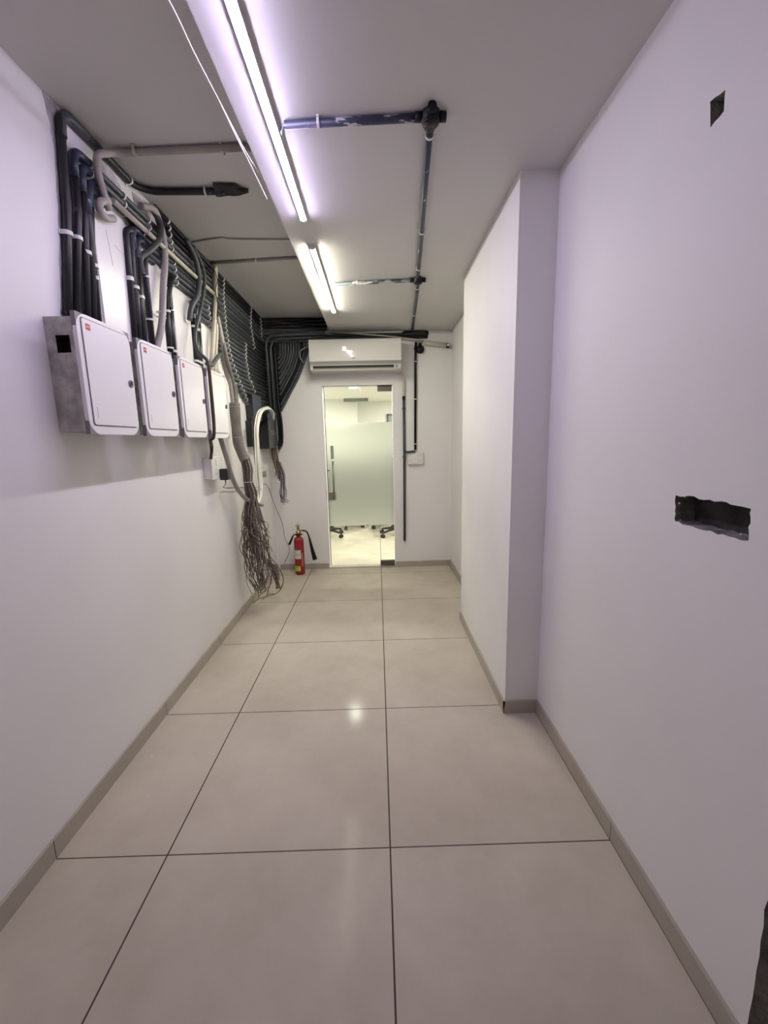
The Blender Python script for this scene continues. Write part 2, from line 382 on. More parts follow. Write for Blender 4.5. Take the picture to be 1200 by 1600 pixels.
# skirting with joints every tile; the paint line on top is uneven
def skirting(name, runs, h=0.072, t=0.011, first=0.0):
    mb = MB(); rr = random.Random(len(name))
    for (a, b, nrm) in runs:
        a = Vector((*a, 0)); b = Vector((*b, 0)); L_ = (b-a).length; d = (b-a)/L_; nv = Vector((*nrm, 0))
        n = max(2, int(L_/.05)); top = [h+rr.uniform(-.003, .003) for _ in range(n+1)]
        for k in range(1, n): top[k] = (top[k-1]+top[k]+top[k+1])/3
        vs = []
        for k in range(n+1):
            p = a+d*L_*k/n
            vs += [p+nv*t, p+nv*t+Vector((0, 0, top[k])), p+Vector((0, 0, top[k]))]
        fs = [(3*k, 3*k+3, 3*k+4, 3*k+1) for k in range(n)]+[(3*k+1, 3*k+4, 3*k+5, 3*k+2) for k in range(n)]
        mb.add(vs, fs+[(0, 1, 2), (3*n, 3*n+2, 3*n+1)])
        if abs(d.y) > .5:
            for j in range(-3, 5):
                y = .8*j
                if min(a.y, b.y)+.02 < y < max(a.y, b.y)-.02:
                    p = a+d*((y-a.y)/d.y)
                    q0, q1 = p+nv*(t+.0004)-d*.0015, p+nv*(t+.0004)+d*.0015
                    mb.add([q0, q1, q1+Vector((0, 0, h)), q0+Vector((0, 0, h))], [(0, 1, 2, 3)], 1)
    return struct(mb.build(name, ['skirting_tile', 'skirting_joint']))
def patch_left(pts, seed):
    r_ = random.Random(seed); q = []
    for i, (a, b) in enumerate(pts):
        c, d = pts[(i+1) % len(pts)]
        for k in range(5): q.append((a+(c-a)*k/5+r_.uniform(-.006, .006), b+(d-b)*k/5+r_.uniform(-.006, .006)))
    return MB().prism(q, XL, XL+.0015, 'x').build('plaster_patch', 'patch_grey', bpy.data.objects['wall_left'])
patch_left([(.50, 2.735), (.60, 2.735), (.57, 2.60), (.53, 2.20), (.46, 1.95), (.43, 1.95), (.492, 2.30), (.522, 2.58)], 1)
patch_left([(.79, 2.72), (.93, 2.69), (.98, 2.63), (.80, 2.60)], 2)
patch_left([(1.06, 2.70), (1.28, 2.735), (1.38, 2.55), (1.10, 2.54)], 3)
skirting('baseboard_left', [((XL, YB), (XL, YF), (1, 0))], h=.075)
skirting('baseboard_far', [((XL+.04, YF), (DX0-.004, YF), (0, -1)), ((DX1+.004, YF), (XR, YF), (0, -1))], h=.064)
skirting('baseboard_right', [((XR, -.548), (XR, .737), (-1, 0)), ((XR, 1.93), (XR, YF), (-1, 0))])
skirting('baseboard_column', [((XP-.011, .737), (XR-.011, .737), (0, -1)), ((XP, .726), (XP, 1.93), (-1, 0))])

# ------------------------------------------------------------------ office beyond the glass door
struct(MB().box((OX0, YF+.15, ZO), (XRo, YO1+.1, ZO+.1)).build('ceiling_office', 'office_paint'))
struct(MB().box((OX0-.1, YF+.15, 0), (OX0, YO1+.1, ZO)).build('wall_office_left', 'office_paint'))
struct(MB().box((XRo, YF+.15, 0), (XRo+.1, YO1+.1, ZO)).build('wall_office_right', 'office_paint'))
struct(MB().box((OX0, YF+.149, 0), (DX0, YF+.16, ZO)).box((DX1, YF+.149, 0), (XRo, YF+.16, ZO)).box((DX0, YF+.149, DZ), (DX1, YF+.16, ZO)).build('wall_office_near', 'office_paint'))
struct(MB().box((OX0, YO1, 0), (XRo, YO1+.1, ZO)).build('wall_office_far', 'office_paint'))
struct(MB().box((OX0, 8.6, 0), (-.465, YO1, ZO)).build('wall_office_block', 'office_paint'))
wf = struct(MB().box((.245, 9.26, 1.1), (1.0, 9.298, 1.13)).box((.245, 9.26, 2.06), (1.0, 9.298, 2.09)).box((.245, 9.26, 1.1), (.275, 9.298, 2.09)).box((.97, 9.26, 1.1), (1.0, 9.298, 2.09)).build('window_1', 'device_grey'))
MB().box((.275, 9.275, 1.13), (.97, 9.295, 2.06)).build('pane', 'window_glass', wf)
g = empty('ceiling_grille', (-.46, 8.5, ZO), 'grey slotted air grille on the office ceiling beyond the glass door', 'air vent')
fr = MB().box((-.735, 8.42, ZO-.058), (-.20, 8.44, ZO)).box((-.735, 8.56, ZO-.058), (-.20, 8.58, ZO)).box((-.735, 8.42, ZO-.058), (-.72, 8.58, ZO)).box((-.215, 8.42, ZO-.058), (-.20, 8.58, ZO)).build('frame', 'grille_grey')
sl = MB()
for k in range(6): sl.box((-.72, 8.445+.02*k, ZO-.05), (-.215, 8.45+.02*k, ZO-.002))
adopt(g, fr, sl.build('slat', 'grille_grey'))
def downlight(x, y, label):
    g = empty('downlight', (x, y, ZO), label, 'ceiling light', 'office downlights')
    a = MB().lathe([(.070, -.012), (.098, -.010), (.098, 0)], (x, y, ZO), 'z', 28).build('trim_ring', 'white_plastic')
    b = MB().lathe([(.0005, -.013), (.082, -.013), (.084, -.008)], (x, y, ZO), 'z', 28).build('diffuser', 'lamp_disc')
    adopt(g, a, b)
    l = bpy.data.lights.new('downlight_lamp', 'AREA'); l.shape = 'DISK'; l.size = .16; l.energy = ROOM_LAMP[1]; l.color = ROOM_LAMP[0]
    lo = bpy.data.objects.new('downlight_lamp', l); COL.objects.link(lo); lo.location = (x, y, ZO-.02); adopt(g, lo)
    lo.parent = g; lo.location = (0, 0, -.02); lo.matrix_parent_inverse = Matrix.Identity(4)
downlight(-.41, 6.45, 'round downlight glowing in the office ceiling, seen through the glass door top')
downlight(1.3, 6.45, 'added round downlight in the office ceiling to the right of the doorway, out of sight')  # this and the downlights below are added, unseen lamps brightening the office
downlight(-1.9, 6.45, 'added round downlight in the office ceiling to the left of the doorway, out of sight')
downlight(-.41, 4.15, 'added unseen downlight in the office ceiling just inside the doorway')
downlight(1.3, 4.15, 'added unseen downlight in the office ceiling near the door wall, right side')
downlight(-2.2, 7.4, 'added unseen downlight in the office ceiling beside the white block wall')
downlight(1.2, 8.3, 'added unseen downlight in the office ceiling near the grey window')

def office_chair(x, y, rot, label, back=1.0):
    g = empty('office_chair', (x, y, 0), label, 'office chair', 'office chairs behind the frosted door')
    g.rotation_euler = (0, 0, rot)
    for k in range(5):
        a = 2*math.pi*k/5; d = Vector((math.cos(a), math.sin(a), 0))
        mb = MB().tube([d*.03+Vector((0, 0, .115)), d*.15+Vector((0, 0, .10)), d*.27+Vector((0, 0, .075))], [.024, .020, .014], 10)
        leg = mb.build('leg', 'chair_black', g)
        n = Vector((-d.y, d.x, 0)); c = d*.275+Vector((0, 0, .028)); cb = MB()
        for sgn in (-1, 1): cb.tube([c+n*(sgn*.008), c+n*(sgn*.024)], .028, 16)
        cb.tube([c, c+Vector((0, 0, .05))], .009, 8).build('caster', 'chair_black', leg)
    MB().tube([(0, 0, .10), (0, 0, .42)], .025, 14).tube([(0, 0, .08), (0, 0, .15)], .035, 14).build('column', 'chair_black', g)
    MB().box((-.24, -.24, .43), (.24, .24, .51)).build('seat', 'chair_fabric', g, bevel=.035)
    MB().box((-.22, .20, .56), (.22, .26, 1.02*back)).build('backrest', 'chair_fabric', g, bevel=.028)
    MB().tube(spline([(0, .05, .43), (0, .22, .42), (0, .27, .55), (0, .255, .7)]), .02, 8).build('back_support', 'chair_black', g)
    for sx in (-1, 1):
        MB().tube(fillet([(sx*.25, .10, .46), (sx*.28, .10, .50), (sx*.28, .08, .68), (sx*.28, -.15, .69)], .04), .014, 8).build('armrest', 'chair_black', g)
office_chair(-.83, 5.10, -.55, 'black swivel chair behind the frosted glass at its left side, one caster foot in view')
office_chair(.26, 5.06, 2.54, 'black swivel chair behind the frosted glass at its right side, one caster foot in view')
office_chair(-.55, 5.80, .9, 'black swivel chair farther back in the office, left of centre behind the frosted glass')
office_chair(.05, 5.78, 1.6, 'black swivel chair farther back in the office, right of centre behind the frosted glass')
dk = empty('office_desk', (-.2, 6.5, 0), 'grey office desk behind the swivel chairs, blurred by the frosted glass', 'desk')
dt = MB().box((-1.5, 6.25, .72), (1.2, 6.95, .75)).build('desk_top', 'desk_grey'); adopt(dk, dt)
dl = MB().box((-1.5, 6.3, 0), (-1.46, 6.9, .72)).build('side_panel', 'desk_grey'); dr = MB().box((1.16, 6.3, 0), (1.2, 6.9, .72)).build('side_panel', 'desk_grey')
ds = MB().box((-1.46, 6.55, 0.12), (1.16, 6.58, 1.15)).build('screen_panel', 'chair_fabric'); adopt(dk, dl, dr, ds)

# ------------------------------------------------------------------ frosted glass door
YG = 3.475
gd = empty('door_1', ((DX0+DX1)/2, YG, 0), 'frameless glass door with frosted film in the far wall', None); gd['kind'] = 'structure'
pane = MB().box((DX0+.018, YG, .012), (DX1-.006, YG+.012, DZ-.006)).build('glass_pane', 'clear_glass')
film = quad('frosted_film', [(DX0+.019, YG-.0015, .488), (DX1-.007, YG-.0015, .488), (DX1-.007, YG-.0015, 1.652), (DX0+.019, YG-.0015, 1.652)], 'frosted_film')
edge = MB().box((DX0+.012, YG-.001, .012), (DX0+.018, YG+.013, DZ-.006)).build('glass_edge', 'glass_edge')
top_patch = MB().box((.004, YG-.014, 1.985), (DX1-.004, YG+.026, DZ-.003)).build('patch_fitting', 'steel_dark', bevel=.002)
bot_patch = MB().box((-.006, YG-.014, .008), (DX1-.004, YG+.026, .064)).build('patch_fitting', 'steel_dark', bevel=.002)
hb = MB().tube([(-.512, YG-.05, 1.235), (-.512, YG-.05, .80)], .011, 14)
for z in (1.19, .86): hb.tube([(-.512, YG-.05, z), (-.512, YG, z)], .008, 10)
hb = hb.build('handle', 'steel')
lk = MB().box((DX0+.016, YG-.02, .80), (-.50, YG+.03, .885)).build('lock_case', 'steel', bevel=.004)
bolt = MB().box((DX0+.02, YG-.006, 1.125), (-.555, YG, 1.135)).build('lock_mark', 'steel_dark')
stk = MB().box((-.538, YG-.004, 1.258), (-.503, YG-.002, 1.405)).build('pull_sticker', 'sticker_grey')
adopt(gd, pane, film, edge, top_patch, bot_patch, hb, lk, bolt, stk)
struct(MB().box((DX0, YF-.002, .0), (DX1, YF+.004, .0012)).build('trim_threshold', 'skirting_joint'))

# ------------------------------------------------------------------ tube lights
def tube_light(y0, y1, x, m, label):
    g = empty('tube_light', (x, y0, ZR), label, 'tube light')
    a = MB().box((x-.0165, y0, ZR-.018), (x+.0165, y1, ZR)).build('housing', 'tube_case', bevel=.002)
    n = 10; prof = [(math.cos(math.pi*k/n)*.0145, -.0175-math.sin(math.pi*k/n)*.009) for k in range(n+1)]
    d = MB().prism([(x+u, ZR+v) for u, v in prof], y0+.012, y1-.012, 'y').build('diffuser', m)
    obs = [a, d]
    for (p, q) in ((y0-.004, y0+.014), (y1-.014, y1+.004)):
        prof2 = [(math.cos(math.pi*k/n)*.0175, -.016-math.sin(math.pi*k/n)*.013) for k in range(n+1)]
        obs.append(MB().prism([(x+u, ZR+v) for u, v in prof2]+[(x-.0175, ZR), (x+.0175, ZR)], p, q, 'y').build('end_cap', 'tube_case'))
    adopt(g, *obs)
tube_light(-.11, 1.095, -.362, 'tube_a', 'long tube light glowing violet white along the ceiling step, nearest the viewer')
tube_light(1.395, 2.66, -.366, 'tube_b', 'tube light glowing warm white, the farther one, towards the air conditioner')
tube_light(-1.75, -.55, -.36, 'tube_fill', 'added fill tube light over the near end of the corridor, out of the frame')  # added unseen lamp to lift the near end, not a known fixture

# ------------------------------------------------------------------ conduits
ORD = ['first','second','third','fourth','fifth','sixth','seventh','eighth','ninth','tenth','eleventh','twelfth','thirteenth','fourteenth',
       'fifteenth','sixteenth','seventeenth','eighteenth','nineteenth','twentieth','twenty-first','twenty-second','twenty-third','twenty-fourth','twenty-fifth','twenty-sixth','twenty-seventh','twenty-eighth']
RB = .0145; XW = XL+RB+.003
def conduit(pts, r, m, label, group=None, rad=.05, name='conduit', cat='conduit', seg=14, clips=(), sp=False, sx=1.0, elbows=(), elbow_m='pipe_blue'):
    P = spline(pts) if sp else fillet(pts, rad)
    o = MB().tube(P, r, seg, sx=sx).build(name, m); tag(o, label, cat, group)
    for c in clips: clip(o, c[0], c[1], c[2], r, *(c[3:]))
    for e in elbows: MB().tube(fillet(e, rad*1.0), r+.0022, seg).build('elbow', elbow_m, o)
    return o
def zk(k): return 2.7205-.0352*k
def clipYs(z):
    out = []
    def li(tab):
        for (z0, y0), (z1, y1) in zip(tab, tab[1:]):
            if z1 <= z <= z0: return y0+(y1-y0)*(z0-z)/(z0-z1)
    out.append(li([(2.76, 2.27), (2.59, 2.22), (2.36, 2.22), (2.22, 2.25), (2.11, 2.31), (1.96, 2.49), (1.84, 2.64), (1.74, 2.74)]))
    if z > 2.365: out.append(li([(2.76, 2.99), (2.555, 2.92), (2.36, 3.0)]))
    else: out.append(li([(2.366, 2.73), (2.2, 2.69), (2.05, 2.75), (1.93, 2.93)]))
    if z > 2.52: out.append(3.30)
    return [y for y in out if y]
def bank_clips(y0, y1, z, extra=()):
    ys = [y for y in clipYs(z) if y0+.03 < y < y1-.02]+[y for y in extra if y0 < y < y1]
    return [((XW, y, z), 'y', (1, 0, 0)) for y in ys]
rb = random.Random(11)
GB = 'stacked conduits along the left wall'
YE = 3.385
# the five risers above the first distribution box: the four left-most turn along the wall
def riser_pts(y_top, z_top, y_bot, z_bot=1.90, y_mid=None):
    return [(XW, y_bot, z_bot), (XW, y_bot+(y_top-y_bot)*.55, z_bot+(z_top-z_bot)*.45), (XW, y_top, z_top)]
for k in range(28):
    z = zk(k)
    mname = ['pipe_grey', 'pipe_slate', 'pipe_grey', 'pipe_slate'][k % 4]
    if k < 3: mname = 'pipe_black'
    lab = 'grey conduit along the left wall, %s down from the ceiling' % ORD[k]
    el = []
    if k <= 2: pts = [(XW, 1.24+.05*k, z)]; lab = ('black conduit running along the left wall directly under the ceiling' if k == 0 else lab.replace('grey', 'black'))
    elif k in (3, 4, 5):
        j = k-3; yt = .605+.038*j; zt = z; yb = .475+.038*j+(.03 if j else 0)
        pts = [(XW, yb, 1.90), (XW, yt-.02, 2.38), (XW, yt, zt)]; el = [[(XW, yt-.012, zt-.11), (XW, yt, zt), (XW, yt+.10, zt)]]
        lab = 'black conduit rising from the nearest panel box, %s from left, blue elbow' % ORD[j+1]
    elif k in (6, 7):
        j = k-6; yt = .985+.036*j; pts = [(XW, .93+.05*j, 1.90), (XW, yt-.015, z-.1), (XW, yt, z)]; el = [[(XW, yt-.008, z-.10), (XW, yt, z), (XW, yt+.08, z)]]
        lab = 'black conduit rising from the second panel box, %s of two with blue elbows' % ['inner', 'outer'][j]
    elif k == 8: pts = [(XW, 1.12, z)]
    elif k == 9: pts = [(XW, 1.30, 1.90), (XW, 1.325, z)]; lab = 'black conduit rising from the third panel box and bending along the wall'
    elif k in (10, 11, 12):
        j = k-10; yt = 1.64+.034*j; pts = [(XW, 1.60+.035*j, 1.90), (XW, yt, z)]; el = [[(XW, yt-.005, z-.08), (XW, yt, z), (XW, yt+.07, z)]]
        lab = 'black conduit rising before the fourth panel box, %s of three with blue elbows' % ['left-most', 'middle', 'right-most'][j]
    else:
        y0 = 1.98+max(0, (2.2-z))*1.15+rb.uniform(-.02, .02) if z > 2.05 else 2.14+(2.05-z)*2.05
        pts = [(XW, y0, z)]
    vertical_m = k in (3, 4, 5, 6, 7, 9, 10, 11, 12)
    yfw = YF-RB-.004
    if k <= 3: pts += [(XW, YE-.01, z), (XE-.03, yfw, z)]
    elif k <= 6:
        zf = 2.568-.030*(k-4); pts += [(XW, YE-.01, z), (-1.12, yfw, z), (-1.0, yfw, max(zf, z-.01) if k == 4 else zf+(z-zf)*.3), (-.80, yfw, zf), (.42-.03*k, yfw, zf-.012)]
    elif k >= 25: pts += [(XW, 2.68+.0*k, z)] if pts[0][1] < 2.6 else [(XW, pts[0][1]+.15, z)]
    elif z < 1.905: pts += [(XW, 2.66, z)]
    else: pts += [(XW, YE, z)]
    ex = [1.38+.004*k] if (k <= 9) else []
    if 3 <= k <= 5: ex += [.93, 1.15]
    if k in (3, 4): ex += [.70]
    if k in (9, 10, 11, 12): ex += [1.84+.005*k]
    o = conduit(pts, RB, mname, lab, GB, .045, clips=bank_clips(min(p[1] for p in pts), 3.38, z, ex), elbows=el)
    if vertical_m:
        # the upright stretch is black plastic with paint specks
        up = [p for p in pts if p[2] < z-.02 and p[1] < 2]; t = up[-1]
        y_t = pts[len(up)][1]
        f = (z-.115-up[0][2])/(z-up[0][2])
        stop = Vector(up[-1])+(Vector(pts[len(up)])-Vector(up[-1]))*0.0
        vv = [Vector(p) for p in up]+[Vector((XW, y_t-.012, z-.11))]
        vv = [p for p in vv if p.z <= z-.10]+([Vector((XW, y_t-.012, z-.11))] if vv[-1].z > z-.10 else [])
        if len(vv) > 1: MB().tube(vv, RB+.0010, 14, caps=True).build('riser_sleeve', 'pipe_black_specked', o)
        for zc, cond in ((2.27 if k < 6 else 2.22-.012*(k % 3), True), (1.99, k > 8)):
            if cond and zc < z-.12:
                yy = None
                for a, b in zip(pts, pts[1:]):
                    if min(a[2], b[2]) <= zc <= max(a[2], b[2]) and a[2] != b[2]: yy = a[1]+(b[1]-a[1])*(zc-a[2])/(b[2]-a[2])
                zc2 = zc-(.035*(k-3) if k < 6 else .02*(k-6) if k < 8 else 0)
                if yy: clip(o, (XW, yy, zc2), 'z', (1, 0, 0), RB+.001, 'clip', 'clip_white', .014)

for j in range(4):
    conduit([(XW, 2.962, zk(24+j)), (XW, YE, zk(24+j))], RB, ['pipe_grey', 'pipe_slate'][j % 2], 'short grey conduit between the dark blue device and the corner, %s from the top' % ORD[j], 'short conduits in the far left corner')
# outer riser of the first bundle: up to the ceiling, along it, then out over the ceiling with a taped end
o = conduit([(XW, .435, 1.90), (XW, .515, 2.33), (XW, .552, 2.69), (XW+.004, .59, 2.717), (XW+.004, 1.04, 2.718), (XW+.06, 1.098, 2.720), (-.80, 1.106, 2.720), (-.755, 1.10, 2.718)],
            RB+.001, 'pipe_black_specked', 'left-most black conduit, rising to the ceiling and crossing it to a taped end', None, .05,
            clips=[((XW, .503, 2.262), 'z', (1, 0, 0), 'clip', 'clip_white', .016), ((XW+.004, .79, 2.718), 'y', (1, 0, 0)), ((XW+.004, 1.0, 2.718), 'y', (1, 0, 0)), ((-.855, 1.106, 2.720), 'x', (0, 0, -1))],
            elbows=[[(XW, .548, 2.62), (XW, .556, 2.69), (XW+.004, .59, 2.717), (XW+.004, .70, 2.718)]], elbow_m='pipe_slate')
MB().add([(-.80, 1.055, 2.732), (-.69, 1.062, 2.733), (-.672, 1.085, 2.730), (-.635, 1.095, 2.726), (-.640, 1.112, 2.715), (-.69, 1.118, 2.705), (-.72, 1.118, 2.703), (-.745, 1.110, 2.702), (-.79, 1.123, 2.703), (-.81, 1.12, 2.704),
          (-.80, 1.06, 2.722), (-.70, 1.066, 2.722), (-.69, 1.085, 2.716), (-.66, 1.098, 2.708)],
         [(0,1,2,3,4,5,6,7,8,9), (0,10,11,1), (1,11,12,2), (2,12,13,3), (3,13,4), (0,9,10), (9,8,7,10), (10,7,6,11), (11,6,5,12), (12,5,4,13)]).build('taped_end', 'tape_black', o)
# fifth riser of the first bundle and the stub risers of the other bundles
conduit([(XW, .622, 1.90), (XW, .655, 2.48), (XW, .672, 2.515), (XW, .78, 2.50)], RB, 'pipe_black_specked', 'right-most black conduit rising from the nearest panel box beside the large board', None, .04,
        clips=[((XW, .636, 2.15), 'z', (1, 0, 0), 'clip', 'clip_white', .014)], elbows=[[(XW, .648, 2.40), (XW, .668, 2.512), (XW, .78, 2.505)]])
conduit([(XW, .895, 1.90), (XW, .925, 2.46), (XW, .96, 2.484), (XW, 1.0, 2.484)], RB, 'pipe_black_specked', 'black conduit rising left-most from the second panel box', None, .03,
        clips=[((XW, .913, 2.245), 'z', (1, 0, 0), 'clip', 'clip_white', .018)])
conduit([(XW, 1.062, 1.90), (XW, 1.074, 2.36), (XW, 1.085, 2.412), (XW, 1.16, 2.412)], RB, 'pipe_black_specked', 'black conduit rising right-most from the second panel box', None, .03,
        clips=[((XW, 1.071, 2.31), 'z', (1, 0, 0)), ((XW, 1.066, 2.10), 'z', (1, 0, 0))])
conduit([(XW, 1.262, 1.90), (XW, 1.272, 2.33)], RB, 'pipe_black_specked', 'black conduit rising from the third panel box with an open top end', None,
        clips=[((XW, 1.27, 2.20), 'z', (1, 0, 0), 'clip', 'clip_white', .012), ((XW, 1.264, 2.0), 'z', (1, 0, 0))])
o = conduit([(XW+.045, 1.29, 2.40), (XW+.02, 1.30, 2.372), (XW, 1.305, 2.30), (XW, 1.30, 2.22)], .019, 'pipe_black', 'short fat black conduit socket open towards the room above the third panel box', None, .03, sp=True)

# cover boards over the chases between the risers
for (y0, y1, z1, tilt, lab) in ((.690, .93, 2.535, .0, 'large white cover board with pencil marks above the nearest panel box'),
                          (1.105, 1.24, 2.425, 0, 'narrow white cover board beside the pale upright conduit'),
                          (1.375, 1.60, 2.368, 0, 'white cover board with a screw above the third panel box'),
                          (1.765, 1.93, 2.258, 0, 'small white cover board above the fourth panel box')):
    o = tag(MB().box((XL, y0, 1.90), (XL+.010, y1, z1)).build('cover_board', 'box_white', bevel=.0015), lab, 'cover board', 'white boards above the panel boxes')
    if y0 > 1.3 and y0 < 1.5: MB().lathe([(.0002, .0125), (.004, .012), (.005, .010)], (XL, 1.575, 2.27), 'x', 10).build('screw', 'steel_dark', o)
    if y0 < .7:
        MB().tube([(XL+.0102, .777, 2.40), (XL+.0102, .80, 2.26)], .0008, 4).tube([(XL+.0102, .83, 2.36), (XL+.0102, .90, 2.345)], .0006, 4).build('pencil_mark', 'box_grey', o)

# cream and pale conduits in front of the stack
XC = XW+.032
conduit([(XC, .79, 2.523), (XC, 1.95, 2.512)], .0125, 'pipe_cream', 'cream conduit running level across the dark stack on the left wall', None, clips=[((XC, 1.06, 2.522), 'y', (1, 0, 0), 'clip', 'pipe_pale', .006)])
o = conduit([(XE-.003, .784, ZL-.016), (-1.10, .812, ZL-.016), (-1.145, .79, ZL-.03), (XC, .705, 2.655), (XC, .70, 2.58), (XC, .735, 2.50), (XC, .755, 2.465)], .0145, 'pipe_pale',
            'pale conduit crossing the ceiling and curving down the left wall near the first bundle', None, .04, seg=14)
for x in (-1.04, -.66): clip(o, (x, .80, ZL-.016), 'x', (0, 0, -1), .0145, 'clip', 'pipe_cream', .012)
conduit([(XC, .755, 2.50), (XC-.006, .705, 2.475), (XC-.01, .70, 2.44), (XC-.012, .74, 2.43), (XC-.012, .80, 2.455)], .0155, 'pipe_pale', 'short pale flexible hook of conduit at the lower end of the curving pale one', None, sp=True)
conduit([(XC-.03, 1.10, 2.655), (XC, 1.16, 2.672), (XC, 1.215, 2.635), (XC, 1.245, 2.56), (XC, 1.235, 2.45), (XC, 1.185, 2.30), (XC, 1.125, 2.10), (XC-.02, 1.085, 1.97), (XC-.03, 1.06, 1.90)], .0175, 'pipe_pale',
        'thick pale conduit curving down from the ceiling to the second panel box', None, sp=True, clips=[((XC-.004, 1.145, 2.155), 'z', (1, 0, 0), 'clip', 'clip_white', .012), ((XC-.004, 1.14, 2.13), 'z', (1, 0, 0), 'clip', 'clip_white', .008)])
conduit([(XC-.01, 1.16, 2.68), (XC+.01, 1.205, 2.62), (XC+.015, 1.165, 2.53), (XC, 1.08, 2.44), (XW+.005, 1.025, 2.38), (XW+.012, 1.02, 2.30)], .015, 'flex_grey', 'dark flexible conduit bending left under the thick pale conduit', None, sp=True)
conduit([(XC-.01, 1.575, 2.705), (XC+.01, 1.635, 2.63), (XC+.012, 1.67, 2.53), (XC+.01, 1.625, 2.40), (XC, 1.535, 2.30), (XW+.02, 1.52, 2.22)], .0165, 'flex_grey', 'thick dark flexible hose looping down from the ceiling above the third panel box', None, sp=True)
conduit([(XC, 1.66, 2.70), (XC+.02, 1.735, 2.60), (XC+.02, 1.735, 2.50), (XC+.02, 1.66, 2.36), (XC+.02, 1.575, 2.24), (XC+.02, 1.505, 2.12), (XC+.04, 1.475, 2.03), (XL+.145, 1.455, 1.97), (XL+.155, 1.455, 1.945)],
        .010, 'flex_grey', 'thin dark flexible hose dropping from the ceiling to the top of the third panel box', None, sp=True)
conduit([(XL+.155, 1.455, 1.955), (XL+.157, 1.456, 1.80), (XL+.157, 1.456, 1.60), (XL+.150, 1.452, 1.50), (XL+.11, 1.50, 1.475), (XL+.07, 1.61, 1.43), (XL+.06, 1.60, 1.35)], .010, 'wire_brown', 'brown cable running down between the third and fourth panel boxes to the socket box', None, sp=True, name='cable', cat='cable')
conduit([(XL+.155, 1.455, 1.955), (XL+.10, 1.58, 1.965), (XL+.08, 1.72, 1.985), (XL+.08, 1.86, 2.07), (XL+.06, 1.96, 2.10)], .013, 'flex_grey', 'dark flexible hose rising to the right over the fourth panel box', None, sp=True)
conduit([(XC, 2.03, 2.722), (XC, 1.99, 2.55), (XC, 1.90, 2.28), (XC, 1.83, 2.10), (XC-.02, 1.80, 1.90)], .0155, 'pipe_cream', 'tall cream conduit standing from the fourth panel box up to the ceiling', None, sp=True,
        clips=[((XC-.012, 1.83, 2.005), 'z', (1, 0, 0), 'clip', 'clip_white', .012)])
conduit([(XC+.005, 1.95, 2.33), (XC, 1.93, 2.20), (XC-.01, 1.90, 2.05), (XC-.02, 1.87, 1.90)], .012, 'pipe_cream', 'shorter cream conduit right of the tall one above the fourth panel box', None, sp=True,
        clips=[((XC-.015, 1.885, 1.99), 'z', (1, 0, 0), 'clip', 'clip_white', .010)])
tag(MB().tube(spline([(XC, 1.98, 2.72), (XC+.02, 1.90, 2.66), (XC+.02, 1.90, 2.55), (XC+.02, 1.96, 2.45), (XC+.02, 1.93, 2.35), (XC+.01, 1.97, 2.25)]), .003, 6).tube(spline([(XC, 1.96, 2.71), (XC+.02, 1.99, 2.62), (XC+.02, 1.93, 2.52), (XC+.025, 2.0, 2.40), (XC+.01, 1.99, 2.26)]), .003, 6).build('twin_wire', 'wire_brown'),
    'loose brown wire pair hanging by the tall cream conduit', 'cable')
# thin conduits across the left ceiling
tag(MB().tube(spline([(-1.17, 1.675, ZL-.006), (-.97, 1.625, ZL-.005), (-.9, 1.64, ZL-.006), (-.55, 1.66, ZL-.005), (XE-.003, 1.65, ZL-.006)]), .0045, 8).build('ceiling_cable', 'duct_light'), 'thin pale cable crossing the left ceiling strip in the middle', 'cable')
o = conduit([(-1.17, 1.985, ZL-.010), (-.85, 1.955, ZL-.010), (XE-.003, 1.915, ZL-.010)], .010, 'duct_light', 'pale conduit crossing the left ceiling strip beyond the thin cable', None)
clip(o, (-.84, 1.955, ZL-.010), 'x', (0, 0, -1), .010)

# ------------------------------------------------------------------ corner and far wall conduits
YW = YF-RB-.004
conduit([(-1.150, YW-.028, 1.79), (-1.158, YW-.028, 2.56), (-.53, YW-.028, 2.572)], .0175, 'pipe_grey', 'thicker outer grey conduit climbing the far left corner and turning along the far wall', 'corner conduits', .10,)
conduit([(-1.112, YW-.028, 1.79), (-1.115, YW-.028, 2.527), (-.53, YW-.028, 2.535)], .0150, 'pipe_grey', 'thinner inner grey conduit climbing the far left corner and turning along the far wall', 'corner conduits', .12)
for j, (x, zb, y) in enumerate(((-1.075, 1.70, YW), (-1.058, 1.60, YW-.012), (-1.090, 1.78, YW+.002))):
    conduit([(x-.02, y, 2.47), (x-.012, y, 2.2), (x-.01, y, 1.9), (x+.012, y-.01, 1.66), (x+.002, y, 1.45), (x-.04, y-.02, 1.38)], .0135, 'pipe_black', 'black cable down the far left corner beside the fan, %s of three' % ['middle', 'front', 'rear'][j], 'black corner cables', sp=True, name='cable', cat='cable')
for j in range(11):
    x = -1.018+.0285*j; zb = 2.335-.0545*j; e = Vector((-1.050, YW, zb)); q = Vector((x-.006, YW, 2.385))
    conduit([(x, YW, 2.49), (x, YW, 2.44), q, q.lerp(e, .33)+Vector((.016, 0, -.002*j)), q.lerp(e, .66)+Vector((.010, 0, -.001*j)), e], RB-.001,
            'pipe_black' if j in (8,) else ('pipe_grey' if j % 3 else 'pipe_slate'), 'dark conduit curving down the far wall, %s from the corner in the fan' % ORD[j], 'fan of conduits on the far wall', sp=True)
